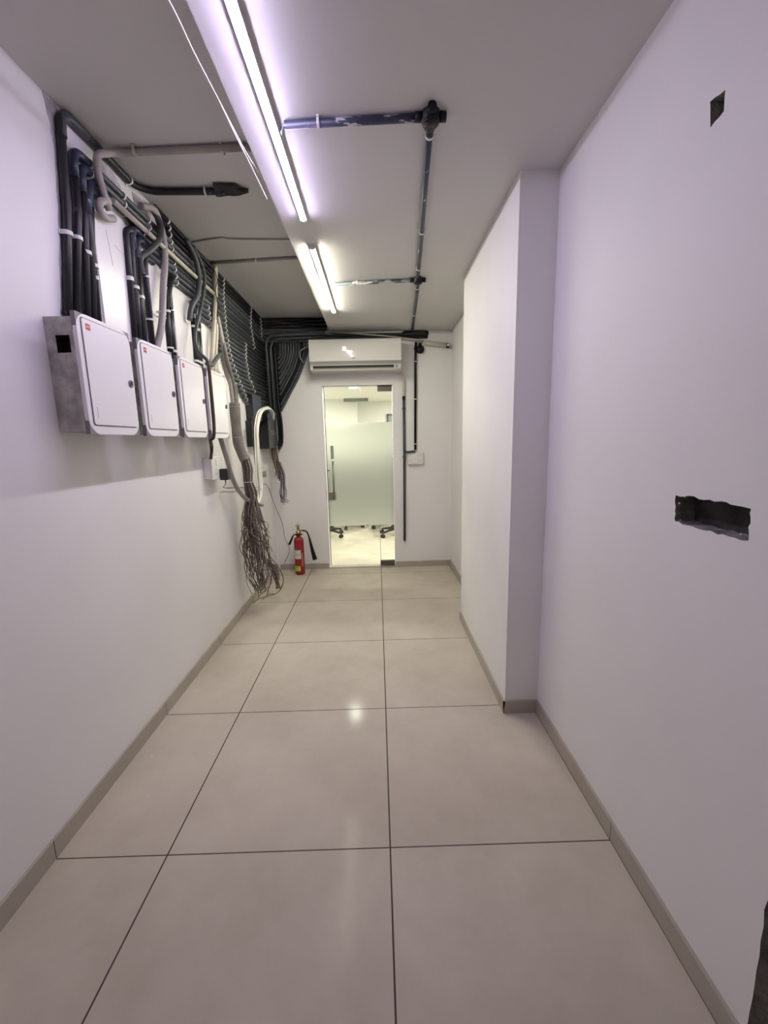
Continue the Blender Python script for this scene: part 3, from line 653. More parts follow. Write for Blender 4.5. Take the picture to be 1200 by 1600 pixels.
tag(MB().add([(-1.15, YF-.002, 2.60), (-.70, YF-.002, 2.60), (-.755, YF-.002, 2.36), (-1.062, YF-.002, 1.79), (-1.15, YF-.002, 1.79)], [(0, 1, 2, 3, 4)]).add([(-1.15, YF, 2.60), (-.70, YF, 2.60), (-.755, YF, 2.36), (-1.062, YF, 1.79), (-1.15, YF, 1.79)], [(0, 1, 2, 3, 4)]).build('black_fill', 'tape_black'), 'flat black fill behind the fan of conduits on the far wall', 'backing sheet')  # flat black fill added so no pale wall shows between the conduits
o = conduit([(-.775, YW-.03, 2.28), (-.80, YW-.05, 2.33), (-.795, YW-.06, 2.39), (-.74, YW-.05, 2.43), (-.68, YW-.06, 2.44)], .0065, 'pipe_pale', 'thin grey hose looping beside the left end of the air conditioner', None, sp=True, name='hose', cat='hose')
# thin cream pipe and thick end across the far wall
conduit([(-.475, 3.352, 2.584), (.10, 3.352, 2.530), (.50, 3.352, 2.478)], .0085, 'pipe_cream', 'thin cream pipe sloping along the ceiling above the air conditioner', None, rad=.02)
o = conduit([(.50, 3.37, 2.462), (.752, 3.37, 2.428)], .0235, 'pipe_cream', 'thick cream pipe stub ending open near the right corner of the far wall', None)
MB().tube([(.745, 3.37, 2.429), (.775, 3.37, 2.425)], .026, 18).build('end_ring', 'ext_black', o)
MB().tube([(.752, 3.345, 2.426), (.768, 3.335, 2.43)], .013, 12).build('end_socket', 'clip_white', o)

def round_box(c, n, r, label, spigots):
    """round ceiling or wall conduit junction box; n = outward normal axis"""
    c = Vector(c); nv = Vector(n); ax = 'z' if abs(n[2]) else 'y'; s = nv.z if ax == 'z' else nv.y
    g = empty('junction_box', c, label, 'junction box')
    b = MB().lathe([(r, 0), (r, s*.030), (r*.94, s*.033), (.0004, s*.034)], c, ax, 28).build('box_body', 'pipe_black')
    lid = MB().lathe([(r*.86, s*.033), (r*.84, s*.038), (.0004, s*.039)], c, ax, 28)
    obs = [b, lid.build('lid', 'ext_black')]
    for d in spigots:
        d = Vector(d); q = c+nv*.015; obs.append(MB().tube([q+d*r*.8, q+d*(r+.022)], .0155, 16).build('spigot', 'pipe_black'))
    for a in (.6, 3.7):
        v = Vector((math.cos(a), math.sin(a), 0)) if ax == 'z' else Vector((math.cos(a), 0, math.sin(a)))
        p = c+nv*.040+v*r*.55; obs.append(MB().lathe([(.0002, s*.002), (.003, 0)], p, ax, 8).build('screw', 'steel_dark'))
    adopt(g, *obs)
ZC = ZR-.0135
round_box((.205, .410, ZR), (0, 0, -1), .0335, 'black round junction box on the ceiling, nearer of the two', [(-1, 0, 0), (1, 0, 0), (0, 1, 0), (0, -1, 0)])
round_box((.308, 1.945, ZR), (0, 0, -1), .034, 'black round junction box on the ceiling, farther of the two', [(-1, 0, 0), (1, 0, 0), (0, 1, 0), (0, -1, 0)])
def cc(x, y, ax): return ((x, y, ZC), ax, (0, 0, -1))
conduit([(.209, .45, ZC), (.246, 1.02, ZC), (.272, 1.40, ZC), (.303, 1.90, ZC)], .0125, 'pipe_blue_painted_y', 'slate blue conduit along the ceiling between the two round junction boxes', None, clips=[cc(.213, .50, 'y'), cc(.262, 1.24, 'y'), cc(.293, 1.74, 'y')], rad=.1)
conduit([(.313, 1.99, ZC), (.335, 2.35, ZC), (.352, 2.72, ZC), (.385, 3.33, ZC+.002)], .0125, 'pipe_slate', 'slate conduit along the ceiling from the farther junction box to the far wall', None, clips=[cc(.317, 2.10, 'y'), cc(.354, 2.78, 'y')], rad=.1)
o = conduit([(-.318, .441, ZC), (.165, .413, ZC)], .0135, 'pipe_blue_painted', 'blue conduit smeared with white paint from the near tube light to a junction box', None, clips=[cc(-.196, .434, 'x')])
w_ = MB()
for a, b in ((.004, .012), (-.005, .018), (.0, .026)): w_.tube(spline([(-.318, .441+a, ZC), (-.332, .455+b*.3, ZC-.004), (-.342, .47+b, ZC+.002)]), .0018, 6)
w_.build('lead_wires', 'pipe_blue', o)
conduit([(-.29, 2.0, ZC), (.27, 1.952, ZC)], .0125, 'pipe_silver_painted', 'paint-smeared silvery conduit from the far tube light to a junction box', None, clips=[cc(-.13, 1.985, 'x')])
# black taped mass, wall box, drops on the far wall
tag(MB().add([(.30, 3.405, 2.590), (.50, 3.38, 2.588), (.545, 3.39, 2.545), (.560, 3.40, 2.555), (.545, 3.41, 2.52), (.48, 3.37, 2.515), (.35, 3.37, 2.52), (.24, 3.385, 2.545), (.30, YF, 2.592), (.56, YF, 2.59), (.55, YF, 2.51), (.24, YF, 2.51)],
    [(0, 1, 2, 3, 4, 5, 6, 7), (0, 8, 9, 3, 2, 1), (3, 9, 10, 4), (4, 10, 11, 7, 6, 5), (7, 11, 8, 0)]).build('taped_joint', 'tape_black'), 'black taped joint where the ceiling conduit meets the far wall', 'cable joint')
round_box((.470, YF, 2.400), (0, -1, 0), .042, 'black round junction box on the far wall under the thick cream pipe', [(-1, 0, .2), (0, 0, 1)])
conduit([(.425, YW-.006, 2.47), (.418, YW-.006, 2.30), (.408, YW, 1.34)], .0135, 'pipe_black', 'black conduit dropping down the far wall to the double socket', None,
        clips=[((.418, YW-.003, 2.275), 'z', (0, -1, 0)), ((.412, YW-.001, 1.885), 'z', (0, -1, 0)), ((.408, YW, 1.405), 'z', (0, -1, 0))], rad=.03)
conduit([(.405, YW-.03, 1.325), (.300, YW-.03, 1.318)], .0125, 'pipe_slate', 'short level slate conduit above the double socket', None)
o = conduit([(.288, YW, 1.895), (.287, YW, 1.30), (.276, YW, .312)], .0135, 'pipe_slate', 'long slate blue conduit hanging down the far wall right of the glass door', None, rad=.02,
            clips=[((.288, YW, 1.79), 'z', (0, -1, 0), 'clip', 'pipe_slate', .010), ((.2865, YW, 1.265), 'z', (0, -1, 0), 'clip', 'pipe_slate', .010)])
MB().tube([(.288, YW, 1.885), (.288, YW, 1.92)], .0165, 14).build('top_collar', 'ext_black', o)
conduit([(.245, 3.36, 2.19), (.272, 3.375, 2.15), (.290, 3.385, 2.06), (.289, YW, 1.90)], .0125, 'pipe_cream', 'cream drain hose from the air conditioner into the slate conduit', None, sp=True, name='drain_hose', cat='hose')

# ------------------------------------------------------------------ loose white wires under the left ceiling
WA = [(-.575, -.62, 2.600), (-.552, -.30, 2.590), (-.5226, .013, 2.583), (-.5199, .148, 2.580), (-.5116, .332, 2.579), (-.5035, .564, 2.583), (-.497, .73, 2.601), (-.4855, .82, 2.606)]
WB = [(-.5116, .332, 2.5785), (-.5069, .462, 2.570), (-.4992, .634, 2.565), (-.4930, .868, 2.560)]
for pts, lab in ((WA, 'loose white wire hanging along the ceiling step and ending on its edge'), (WB, 'loose white wire branching below the longer one and ending in the air')):
    tag(MB().tube(spline(pts), .0023, 6).build('loose_wire', 'wire_white'), lab, 'wire')

# ------------------------------------------------------------------ distribution boxes
PW, PH, ZP = .328, .433, 1.495
def panel_box(label):
    g = empty('panel_box', (XL, 0, 0), label, 'electrical panel box', 'four panel boxes in a row')
    D = .120; y0, y1, z0, z1 = .03, PW-.03, .012, PH-.012
    b = MB()
    b.add([(0, y0, z0), (D, y0, z0), (D, y1, z0), (0, y1, z0), (0, y0, z1), (D, y0, z1), (D, y1, z1), (0, y1, z1)], [(0, 1, 2, 3), (4, 7, 6, 5), (2, 6, 7, 3), (0, 3, 7, 4)])
    hx0, hx1, hz0, hz1 = .036, .086, .296, .357     # knock-out in the near side
    b.add([(0, y0, z0), (D, y0, z0), (D, y0, z1), (0, y0, z1), (hx0, y0, hz0), (hx1, y0, hz0), (hx1, y0, hz1), (hx0, y0, hz1)], [(0, 1, 5, 4), (1, 2, 6, 5), (2, 3, 7, 6), (3, 0, 4, 7)], 1)
    b.add([(hx0, y0, hz0), (hx1, y0, hz0), (hx1, y0, hz1), (hx0, y0, hz1), (hx0, y0+.05, hz0), (hx1, y0+.05, hz0), (hx1, y0+.05, hz1), (hx0, y0+.05, hz1)],
          [(0, 1, 5, 4), (1, 2, 6, 5), (2, 3, 7, 6), (3, 0, 4, 7), (4, 5, 6, 7)], 2)
    b.build('body', ['box_side', 'box_metal', 'door_brown'], g)
    # bezel: white octagonal-rounded plate, grey corner caps
    def rr(y0, y1, z0, z1, r, n=6):
        out = []
        for cy, cz, a0 in ((y1-r, z1-r, 0), (y0+r, z1-r, 90), (y0+r, z0+r, 180), (y1-r, z0+r, 270)):
            out += [(cy+r*math.cos(math.radians(a0+90*k/n)), cz+r*math.sin(math.radians(a0+90*k/n))) for k in range(n+1)]
        return out
    fr = MB().prism(rr(0, PW, 0, PH, .058), D, D+.016).build('bezel', 'box_white', g, bevel=.003)
    for sy in (0, 1):
        for sz in (0, 1):
            cy = (PW-.044)*sy+.022; cz = (PH-.044)*sz+.022
            q = []; ay = 0.001 if sy == 0 else PW-.001; az = .001 if sz == 0 else PH-.001; dy = .064*(1 if sy == 0 else -1); dz = .064*(1 if sz == 0 else -1)
            poly = [(ay, az), (ay+dy, az)]
            for k in range(5):
                a = math.radians(90*k/4); poly.append((ay+dy-dy*math.sin(a)*.93, az+dz-dz*math.cos(a)*.93))
            poly.append((ay, az+dz))
            MB().prism(poly, D-.002, D+.0145).build('corner_cap', 'box_grey', g)
    MB().prism(rr(.022, PW-.020, .034, PH-.014, .012), D+.0155, D+.0166).build('door_seam', 'box_groove', g)
    d = MB().prism(rr(.025, PW-.022, .037, PH-.018, .010), D+.0160, D+.0205).build('door', 'box_white', g)
    ly, lz = .290, .218
    MB().lathe([(.0155, D+.0200), (.0155, D+.0245), (.012, D+.0258), (.0085, D+.0245), (.0085, D+.020)], (0, ly, lz), 'x', 24).build('lock', 'lock_grey', d)
    MB().lathe([(.0075, D+.020), (.0075, D+.0235), (.0003, D+.0235)], (0, ly, lz), 'x', 16).build('keyhole', 'black_plastic', d)
    MB().box((D+.020, .043, .378), (D+.0212, .067, .400)).build('logo', 'red_logo', d)
    tm = MB()
    for k in range(3):
        yy = .0468+.0055*k
        tm.box((D+.0210, yy, .3860), (D+.0216, yy+.0012, .3925)).box((D+.0210, yy+.003, .3860), (D+.0216, yy+.0042, .3925)).box((D+.0210, yy, .3913), (D+.0216, yy+.0042, .3925))
        if k != 1: tm.box((D+.0210, yy, .3884), (D+.0216, yy+.0042, .3895))
    tm.build('logo_letters', 'box_white', d)
    tx = MB()
    for k in range(9): tx.box((D+.0205, .0475, .062+.0045*k), (D+.0209, .0500, .065+.0045*k))
    tx.build('small_print', 'box_side', d)
    return g
def copy_tree(o, parent=None):
    c = o.copy(); COL.objects.link(c); c.parent = parent
    for ch in list(o.children): copy_tree(ch, c)
    return c
labs = ['white panel box nearest the viewer, its stained grey side and square knock-out showing', 'white panel box second from the viewer, under the thick pale conduit',
        'white panel box third from the viewer, under the screwed cover board', 'white panel box farthest from the viewer, above the socket box']
p0 = panel_box(labs[0])
allp = [p0]+[copy_tree(p0) for _ in range(3)]
for i, p in enumerate(allp):
    p.location = (XL, .305+.3845*i, ZP-.002*i); p['label'] = labs[i]

# ------------------------------------------------------------------ sockets
def socket_left():
    g = empty('socket_box', (XL, 1.70, 1.285), 'white surface socket box with a black adapter plugged in, under the fourth panel box', 'socket')
    a = MB().box((XL, 1.60, 1.212), (XL+.052, 1.80, 1.362)).build('back_box', 'white_plastic', bevel=.004)
    b = MB().box((XL+.052, 1.595, 1.208), (XL+.066, 1.805, 1.366)).build('face_plate', 'white_plastic', bevel=.005)
    c = MB().box((XL+.066, 1.665, 1.305), (XL+.072, 1.695, 1.350)).build('switch', 'box_white', bevel=.002)
    h = MB()
    for dy, dz in ((0, .03), (-.012, 0), (.012, 0)): h.lathe([(.0003, .0668), (.004, .0668)], (XL, 1.665+dy, 1.245+dz), 'x', 10)
    adopt(g, a, b, c, h.build('pin_holes', 'dark_gap'))
socket_left()
ad = empty('power_adapter', (XL+.07, 1.745, 1.24), 'black plug-in power adapter in the white socket box', 'power adapter')
adopt(ad, MB().box((XL+.067, 1.712, 1.196), (XL+.125, 1.772, 1.276)).build('body', 'black_plastic', bevel=.006),
      MB().tube([(XL+.095, 1.742, 1.198), (XL+.095, 1.742, 1.172)], [.005, .0035], 8).build('strain_relief', 'black_plastic'))
tag(MB().tube(spline([(XL+.095, 1.742, 1.174), (XL+.08, 1.765, 1.155), (XL+.02, 1.90, 1.125), (XL+.02, 2.1, 1.10), (XL+.012, 2.5, 1.06), (XL+.02, 2.80, 1.03), (XL+.02, 3.02, 1.035), (XL+.015, 3.20, .985), (XL+.03, 3.33, .80),
          (-1.10, 3.34, .57), (-1.07, 3.30, .405), (-1.028, 3.30, .295), (-1.045, 3.32, .205), (-1.115, 3.392, .085)]), .0028, 6).build('adapter_cable', 'wire_black'), 'thin black cable from the adapter down to the corner by the extinguisher', 'cable')
def socket_right():
    g = empty('double_socket', (.41, YF, 1.25), 'white double socket with switches on the far wall right of the door', 'socket')
    a = MB().box((.322, YF-.034, 1.180), (.494, YF, 1.322)).build('back_box', 'white_plastic', bevel=.006)
    b = MB().box((.326, YF-.040, 1.184), (.490, YF-.034, 1.318)).build('face_plate', 'white_plastic', bevel=.003)
    obs = [a, b]
    for z in (1.285, 1.218):
        obs.append(MB().box((.388, YF-.044, z-.016), (.400, YF-.040, z+.016)).box((.408, YF-.044, z-.016), (.420, YF-.040, z+.016)).build('switch', 'box_white', bevel=.001))
        for x in (.352, .460):
            h = MB()
            for dx, dz, r in ((0, .014, .0038), (-.012, -.008, .0032), (.012, -.008, .0032)): h.lathe([(.0003, -.0403), (r, -.0403)], (x+dx, YF, z+dz), 'y', 10)
            obs.append(h.build('pin_holes', 'dark_gap'))
    adopt(g, *obs)
socket_right()

# ------------------------------------------------------------------ air conditioner
def aircon():
    x0, x1, yf = -.684, .256, 3.195
    g = empty('air_conditioner', ((x0+x1)/2, YF, 2.32), 'white split air conditioner mounted above the glass door', 'air conditioner')
    z1, z0 = 2.478, 2.163
    prof = [(YF, z1-.004), (yf+.03, z1), (yf+.008, z1-.012), (yf+.002, 2.40), (yf+.004, 2.256)]
    low = [(yf+.004, 2.250), (yf+.010, 2.225), (yf+.020, 2.200), (yf+.050, z0+.004), (yf+.075, z0), (YF, z0)]
    obs = []
    obs.append(MB().prism([(YF, z1-.006)]+[(yf+.05, z1-.006), (yf+.035, 2.40), (yf+.035, 2.25)]+[(yf+.075, 2.20), (yf+.09, z0+.002), (YF, z0+.002)], x0+.004, x1-.004, 'x').build('chassis', 'ac_lower', bevel=.003))
    front = [(yf+.05, z1-.002), (yf+.018, z1), (yf+.006, z1-.010), (yf, 2.44), (yf-.004, 2.36), (yf-.002, 2.30), (yf+.004, 2.262), (yf+.012, 2.256), (yf+.05, 2.256)]
    obs.append(MB().prism(front, x0, x1, 'x').build('front_panel', 'ac_white', bevel=.003))
    obs.append(MB().prism([(yf+.010, 2.254), (yf+.014, 2.228), (yf+.05, 2.228), (yf+.05, 2.254)], x0+.003, x1-.003, 'x').build('silver_strip', 'ac_silver'))
    lip = MB().prism([(yf+.012, 2.228), (yf+.016, 2.218), (yf+.06, 2.218), (yf+.06, 2.228)], x0+.003, x1-.003, 'x')
    lip.prism([(yf+.024, 2.190), (yf+.040, 2.168), (yf+.07, z0), (yf+.12, z0), (yf+.12, 2.19)], x0+.003, x1-.003, 'x')
    lip.box((x0+.003, yf+.018, 2.18), (x0+.03, yf+.07, 2.222)).box((x1-.075, yf+.018, 2.18), (x1-.003, yf+.07, 2.222))
    obs.append(lip.build('lower_casing', 'ac_lower', bevel=.003))
    obs.append(MB().prism([(yf+.030, 2.218), (yf+.034, 2.190), (yf+.068, 2.190), (yf+.068, 2.218)], x0+.03, x1-.075, 'x').build('air_outlet', 'dark_gap'))
    obs.append(MB().prism([(yf+.026, 2.195), (yf+.029, 2.192), (yf+.044, 2.203), (yf+.042, 2.206)], x0+.032, x1-.077, 'x').build('louvre', 'ac_silver'))
    obs.append(MB().box((x1-.060, yf+.0165, 2.190), (x1-.035, yf+.019, 2.215)).build('display', 'ac_silver'))
    obs.append(MB().box((-.245+.0, yf-.0045, 2.284), (-.222, yf-.0025, 2.289)).box((-.219, yf-.0045, 2.284), (-.214, yf-.0025, 2.289)).build('maker_badge', 'box_grey'))
    for x in (x0, x1): obs.append(MB().prism([(YF, z1-.004), (yf+.05, z1-.004), (yf+.045, 2.24), (yf+.07, 2.18), (yf+.10, z0+.001), (YF, z0+.001)], x+(.0 if x < 0 else -.004), x+(.004 if x < 0 else 0), 'x').build('side_cover', 'ac_lower'))
    adopt(g, *obs)
aircon()

# ------------------------------------------------------------------ fire extinguisher
def extinguisher():
    cx, cy = -.905, 3.24; r = .0545
    g = empty('fire_extinguisher', (cx, cy, 0), 'red fire extinguisher with black horn standing on the floor left of the glass door', 'fire extinguisher')
    def P(x, y, z): return (cx+x, cy+y, z)
    prof = [(.0004, .002), (r*.93, .002), (r, .012), (r, .375)]+[(r*math.cos(math.radians(a))**.8, .375+.058*math.sin(math.radians(a))) for a in (15, 30, 45, 60, 72)]+[(.016, .434), (.016, .446)]
    body = MB().lathe(prof, (cx, cy, 0), 'z', 36).build('cylinder', 'ext_red')
    valve = MB().lathe([(.026, .462), (.028, .470), (.026, .484), (.014, .490), (.012, .51), (.016, .515), (.013, .535), (.011, .542), (.026, .546), (.027, .552), (.010, .556), (.0004, .557)], (cx, cy, 0), 'z', 20).tube([P(.01, 0, .492), P(.045, 0, .494)], .010, 10).build('valve', 'brass')
    coll = MB().lathe([(.0004, .441), (.030, .441), (.033, .449), (.030, .456), (.014, .462), (.0004, .463)], (cx, cy, 0), 'z', 20).tube([P(-.01, 0, .452), P(.044, 0, .450)], .008, 8).build('neck_ring', 'ext_black')
    grip = MB().tube(spline([P(-.005, -.005, .452), P(-.045, -.01, .450), P(-.065, -.012, .425), P(-.085, -.012, .385), P(-.103, -.012, .345)]), [.0075]*10+[.010]*8+[.0125]*15, 12)
    grip = MB().tube(spline([P(-.005, -.005, .452), P(-.045, -.01, .450), P(-.062, -.012, .430)], 6), .007, 10).tube([P(-.060, -.012, .432), P(-.103, -.012, .343)], [.010, .0135], 12).build('carry_grip', 'ext_black')
    hose = MB().tube(spline([P(.04, 0, .494), P(.075, -.005, .492), P(.10, -.008, .47), P(.115, -.010, .43), P(.122, -.010, .40)]), .0085, 10).build('hose', 'ext_black')
    horn = MB().tube([P(.121, -.010, .41), P(.130, -.012, .36), P(.150, -.014, .26), P(.172, -.018, .166)], [.012, .0135, .020, .0265], 20).build('horn', 'ext_black')
    tip = MB().lathe([(.006, .556), (.0055, .575), (.003, .592), (.0003, .594)], (cx, cy, 0), 'z', 10).build('safety_seal', 'green_tip')
    def patch(a0, a1, z0, z1, m, name, rr=r+.0008):
        n = 10; vs = []
        for k in range(n+1):
            a = math.radians(a0+(a1-a0)*k/n); vs += [(cx+rr*math.cos(a), cy+rr*math.sin(a), z0), (cx+rr*math.cos(a), cy+rr*math.sin(a), z1)]
        return MB().add(vs, [(2*k, 2*k+2, 2*k+3, 2*k+1) for k in range(n)], 0, True).build(name, m)
    l1 = patch(200, 298, .185, .285, 'label_white', 'paper_label'); l2 = patch(210, 292, .232, .236, 'ext_red', 'label_stripe', r+.0012)
    l3 = patch(205, 285, .048, .103, 'label_yellow', 'yellow_sticker'); l4 = patch(218, 262, .054, .078, 'label_green', 'green_print', r+.0014); l4b = patch(214, 266, .086, .093, 'ext_black', 'sticker_heading', r+.0014)
    l5 = MB()
    for k in range(12):
        a = math.radians(312); z = .10+.0125*k; l5.box((cx+(r+.0006)*math.cos(a)-.003, cy+(r+.0006)*math.sin(a)-.001, z), (cx+(r+.0006)*math.cos(a)+.004, cy+(r+.0006)*math.sin(a)+.001, z+.008))
    adopt(g, body, valve, coll, grip, hose, horn, tip, l1, l2, l3, l4, l4b, l5.build('side_lettering', 'label_white'))
extinguisher()

# ------------------------------------------------------------------ devices in the far left corner
def device(name, x1, y0, y1, z0, z1, ms, label, cat):
    g = empty(name, (XL, (y0+y1)/2, z0), label, cat)
    a = MB().box((XL, y0, z0), (x1-.004, y1, z1)).build('casing', ms[0], bevel=.003)
    b = MB().box((x1-.004, y0+.001, z0+.001), (x1, y1-.001, z1-.001)).build('front_cover', ms[1], bevel=.0015)
    v = MB()
    for k in range(5): v.box((x1-.0005, y0+.10, z0+(z1-z0)*.52-.010*k), (x1+.0012, y1-.06, z0+(z1-z0)*.52-.010*k+.003))
    adopt(g, a, b, v.build('vent_slots', 'sticker_grey' if ms[1] == 'device_grey' else 'black_plastic'))
device('control_box', -1.103, 3.03, 3.39, 1.395, 1.745, ('black_plastic', 'device_grey'), 'black control box with a grey front in the far left corner', 'control box')
device('wall_device', -1.135, 2.66, 2.95, 1.66, 1.895, ('black_plastic', 'device_blue'), 'dark blue-black device on the left wall under the conduit stack', 'control box')
device('power_unit', -1.150, 2.62, 2.78, 1.42, 1.655, ('black_plastic', 'black_plastic'), 'small black unit on the left wall below the blue-black device', 'control box')

# ------------------------------------------------------------------ hanging cable bundles
def strand_path(P, jitter, r_):
    out = []
    for i, p in enumerate(P): out.append(Vector(p)+Vector([r_.uniform(-1, 1)*jitter[i] for _ in range(3)]))
    return out
def main_bundle():
    g = empty('cable_bundle', (-1.10, 2.1, 1.75), 'thick sleeved bundle of grey cables on the left wall, frayed near the floor', 'cable bundle')
    obs = []
    cen = [(-1.118, 2.10, 1.765), (-1.120, 2.10, 1.66), (-1.118, 2.10, 1.55), (-1.112, 2.10, 1.45), (-1.090, 2.10, 1.37), (-1.066, 2.10, 1.315)]
    obs.append(MB().tube(spline(cen), [.0395+.0015*math.sin(i*.35) for i in range(41)], 20).build('sleeve', 'pipe_duct'))
    for z, x, m in ((1.735, -1.119, 'strand_light'), (1.50, -1.115, 'strand_light'), (1.145, -1.062, 'clip_white')):
        obs.append(MB().lathe([(.0405, -.002), (.0425, 0), (.0405, .002)], (x, 2.10, z), 'z', 20).build('cable_tie', m))
    for j, (y0, z0, dx) in enumerate(((1.97, 2.36, 0), (1.99, 2.20, .02), (2.03, 2.12, -.01), (2.06, 2.05, .025), (2.14, 1.98, .0))):
        pts = [(-1.15+dx, y0, z0), (-1.135+dx, y0+.01, z0-.14), (-1.125+dx, 2.07+.012*j-.01, 1.90), (-1.125+dx*.8, 2.085+.010*j, 1.74), (-1.122+dx*.8, 2.09+.008*j, 1.66)]
        obs.append(MB().tube(spline(pts), .0165-.001*j, 10).build('feeder', 'pipe_duct' if j % 2 else 'duct_light'))
    r_ = random.Random(5)
    for i in range(96):
        a = r_.uniform(0, 2*math.pi); q = math.sqrt(r_.random()); ox, oy = math.cos(a)*q*.036, math.sin(a)*q*.036
        ml = r_.choice(['strand_dark', 'strand_dark', 'strand_grey', 'strand_grey', 'strand_light'])
        P = [Vector((-1.070+ox, 2.10+oy, 1.34)), Vector((-1.056+ox*1.15, 2.10+oy, 1.25)), Vector((-1.058+ox, 2.10+oy, 1.145)), Vector((-1.045+ox*1.35, 2.11+oy*1.3, 1.03))]
        zend = r_.choice([r_.uniform(.15, .30), r_.uniform(.17, .42), r_.uniform(.3, .7)])
        side = r_.random()
        xm = -1.06+ox*2.2+r_.uniform(-.05, .05)
        xe = r_.uniform(-1.155, -.99)
        z = .93; x = P[-1].x; y = 2.12
        sw = r_.uniform(-.06, .06)
        if side > .84 and zend > .3:      # strands that flick out to the room side
            k0 = r_.uniform(.55, .9)
            P += [Vector((-1.04+ox*1.5, 2.12+oy, k0)), Vector((-.985+r_.uniform(-.02, .02), 2.16, k0-.05)), Vector((-.935+r_.uniform(-.03, .015), 2.19+r_.uniform(-.05, .05), k0-.12-r_.uniform(0, .10)))]
        elif side > .64:
            P += [Vector((-1.09+ox, 2.12+oy, .80)), Vector((-1.05+r_.uniform(-.04, .03), 2.14, .56)), Vector((-.97+r_.uniform(-.03, .02), 2.18, .46)), Vector((-.915+r_.uniform(-.03, .02), 2.22, .36+r_.uniform(-.06, .03))), Vector((-.91+r_.uniform(-.03, .02), 2.24, .26+r_.uniform(-.08, .05)))]
        else:
            n = 6; zs = [.93+(zend-.93)*k/n for k in range(1, n+1)]
            for k, zz in enumerate(zs):
                t = (k+1)/n; wdt = .050+.075*math.sin(math.pi*min(1, t*.92))
                base = -1.075+.02*t
                x = base+.02+(ox/.036)*wdt+r_.uniform(-.03, .03); y = 2.13+(oy/.036)*.06+r_.uniform(-.035, .035)
                x = max(x, XL+.012)
                P.append(Vector((x, y, zz)))
            P[-1].x = P[-1].x*.5+(-1.05+r_.uniform(-.05, .07))*.5
        rad = r_.choice([.0030, .0034, .0038])
        o = MB().tube(spline(P, 5), rad, 6).build('strand', ml); obs.append(o)
    # two long ones reaching the floor
    for (x, y) in ((-1.0, 2.6), (-1.06, 2.5)):
        pp = spline([(-1.05, 2.12, .9), (-.96, 2.2, .52), (-.90, 2.28, .36), (-.905, 2.42, .20), (-.99, 2.52, .05), (x-.10, y, .006), (x-.12, y-.12, .006)], 6)
        obs.append(MB().tube(pp, .0036, 6).build('strand', 'strand_grey'))
    adopt(g, *obs)
main_bundle()
conduit([(XL+.075, 1.765, 1.50), (XL+.08, 1.80, 1.42), (XL+.08, 1.855, 1.33), (XL+.085, 1.90, 1.22), (XL+.095, 1.99, 1.10), (-1.075, 2.05, 1.02), (-1.045, 2.10, .985), (-1.01, 2.16, .955), (-.985, 2.20, .935)], .0185, 'duct_light',
        'pale flat duct swooping from the fourth panel box across the frayed cable bundle', None, sp=True, name='flat_duct', cat='duct', sx=.6)
tag(MB().tube(spline([(XL+.02, 1.70, 1.50), (XL+.02, 1.715, 1.40), (XL+.02, 1.72, 1.36)]), .006, 8).build('cable', 'duct_light'), 'short pale cable between the fourth panel box and the socket box', 'cable')

def white_cables():
    g = empty('cable_loop', (-1.06, 2.5, 1.75), 'loop of white cables arching over the black devices and dropping beside the frayed bundle', 'cable bundle'); obs = []
    r_ = random.Random(2)
    for j in range(7):
        dx, dy = r_.uniform(-.012, .012), r_.uniform(-.035, .035)
        P = [(-1.07+dx, 3.12, 1.70-.004*j), (-1.055+dx, 3.03, 1.755), (-1.05+dx, 2.85+dy, 1.775+.003*j), (-1.05+dx, 2.58+dy, 1.73), (-1.05+dx, 2.43+dy*.6, 1.60), (-1.05+dx, 2.39+dy*.4, 1.45), (-1.05+dx, 2.385+dy, 1.30), (-1.05+dx, 2.40+dy*1.3, 1.12), (-1.05+dx, 2.37+dy*.5, 1.0), (-1.04+dx*.5, 2.27, .945), (-1.02, 2.2, .90+.008*j)]
        obs.append(MB().tube(spline(P, 6), .0058, 8).build('strand', 'wire_white' if j < 5 else 'pipe_cream'))
    adopt(g, *obs)
white_cables()
def brown_cables():
    g = empty('cable_pair', (-1.10, 2.6, 1.70), 'two brown cables hanging beside the loop of white cables, ending in a knot', 'cable bundle'); obs = []
    for j in range(2):
        P = [(-1.12, 2.62+.04*j, 1.70), (-1.10, 2.50+.02*j, 1.66), (-1.09, 2.44, 1.50), (-1.09, 2.44+.02*j, 1.30), (-1.08, 2.46, 1.15), (-1.07, 2.44+.03*j, 1.06)]
        obs.append(MB().tube(spline(P, 6), .0042, 8).build('strand', 'wire_brown'))
    k = MB()
    for a in range(4): k.tube(spline([(-1.07, 2.44, 1.08), (-1.075+.01*a, 2.42-.01*a, 1.05), (-1.085+.004*a, 2.40+.012*a, 1.02-.012*a)], 5), .005, 6)
    obs.append(k.build('knot', 'wire_black')); adopt(g, *obs)
brown_cables()
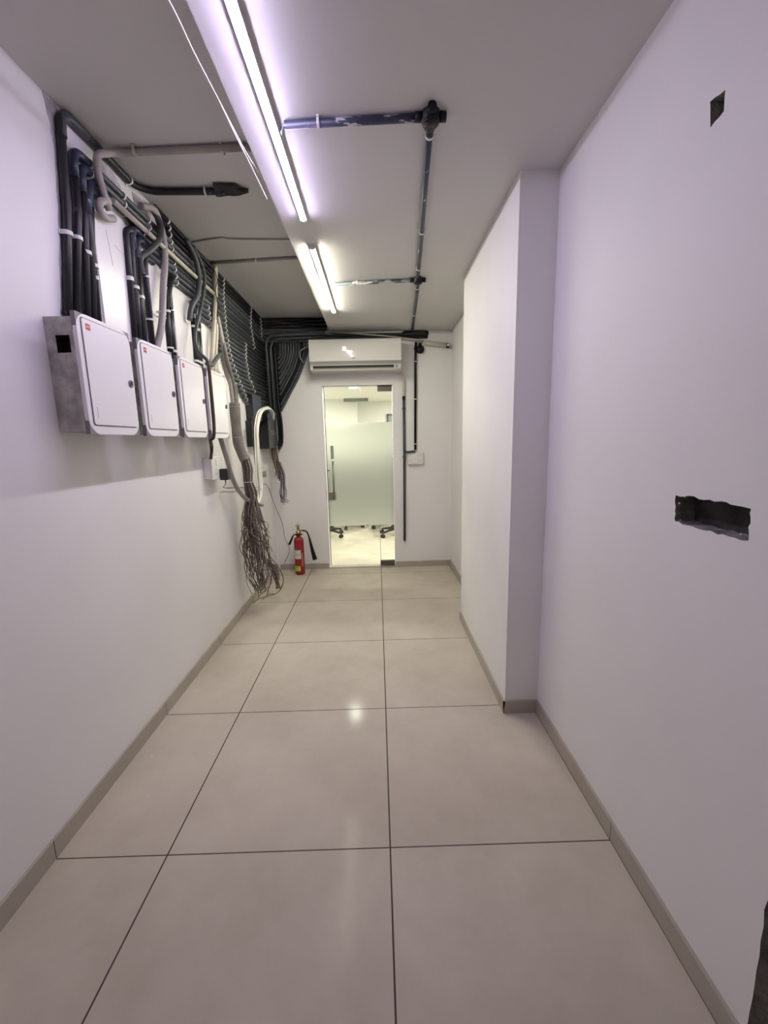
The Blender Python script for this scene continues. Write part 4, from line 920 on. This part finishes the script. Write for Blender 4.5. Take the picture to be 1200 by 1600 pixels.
def tan_bundle():
    g = empty('frayed_wires', (-1.11, 3.22, 1.40), 'frayed tan, red and blue wires hanging under the black control box in the corner', 'cable bundle'); obs = []
    r_ = random.Random(9)
    for i in range(34):
        ox, oy = r_.uniform(-.035, .035), r_.uniform(-.03, .03); ze = r_.uniform(1.12, 1.2)
        P = [(-1.112+ox, 3.25+oy, 1.42), (-1.115+ox*1.1, 3.25+oy, 1.33), (-1.10+ox, 3.24+oy, 1.24), (-1.085+ox*.9+r_.uniform(-.02, .02), 3.24+oy, ze), (-1.08+ox*1.2, 3.24+oy+.01, ze-r_.uniform(.02, .09))]
        obs.append(MB().tube(spline(P, 5), .0036, 6).build('strand', r_.choice(['wire_tan', 'wire_tan', 'strand_light', 'strand_dark', 'wire_red'])))
    for i in range(22):
        ox, oy = r_.uniform(-.018, .022), r_.uniform(-.02, .02); ze = r_.uniform(.80, .9)
        P = [(-1.075+ox, 3.24+oy, 1.25), (-1.045+ox*1.4, 3.24+oy, 1.12), (-1.045+ox*1.3, 3.24+oy, 1.0), (-1.05+ox*2.0, 3.24+oy, .92), (-1.045+ox, 3.24+oy*1.5, ze)]
        obs.append(MB().tube(spline(P, 5), .0022, 5).build('strand', r_.choice(['wire_blue', 'wire_red', 'wire_blue', 'strand_dark', 'strand_light'])))
    for i in range(5):
        c = Vector((-1.06+.018*i, 3.22, .83-.012*(i % 3)))
        pp = [c+Vector((math.cos(t)*.013, math.sin(t)*.006, math.sin(t)*.013)) for t in [k*.6 for k in range(9)]]
        obs.append(MB().tube(pp, .003, 6).build('curled_end', 'wire_tan'))
    adopt(g, *obs)
tan_bundle()
# empty back plate of a socket on the left wall, under the devices
tag(MB().box((XL, 3.03, 1.10), (XL+.006, 3.20, 1.16)).box((XL+.006, 3.06, 1.118), (XL+.012, 3.17, 1.130)).build('mounting_bracket', 'sticker_grey', bevel=.001), 'small grey bracket on the left wall below the black control box', 'bracket')
tag(MB().box((XL, 3.28, .93), (XL+.012, 3.33, .97)).build('cable_saddle', 'clip_white', bevel=.003), 'small white saddle on the left wall holding the black cable', 'cable clip')
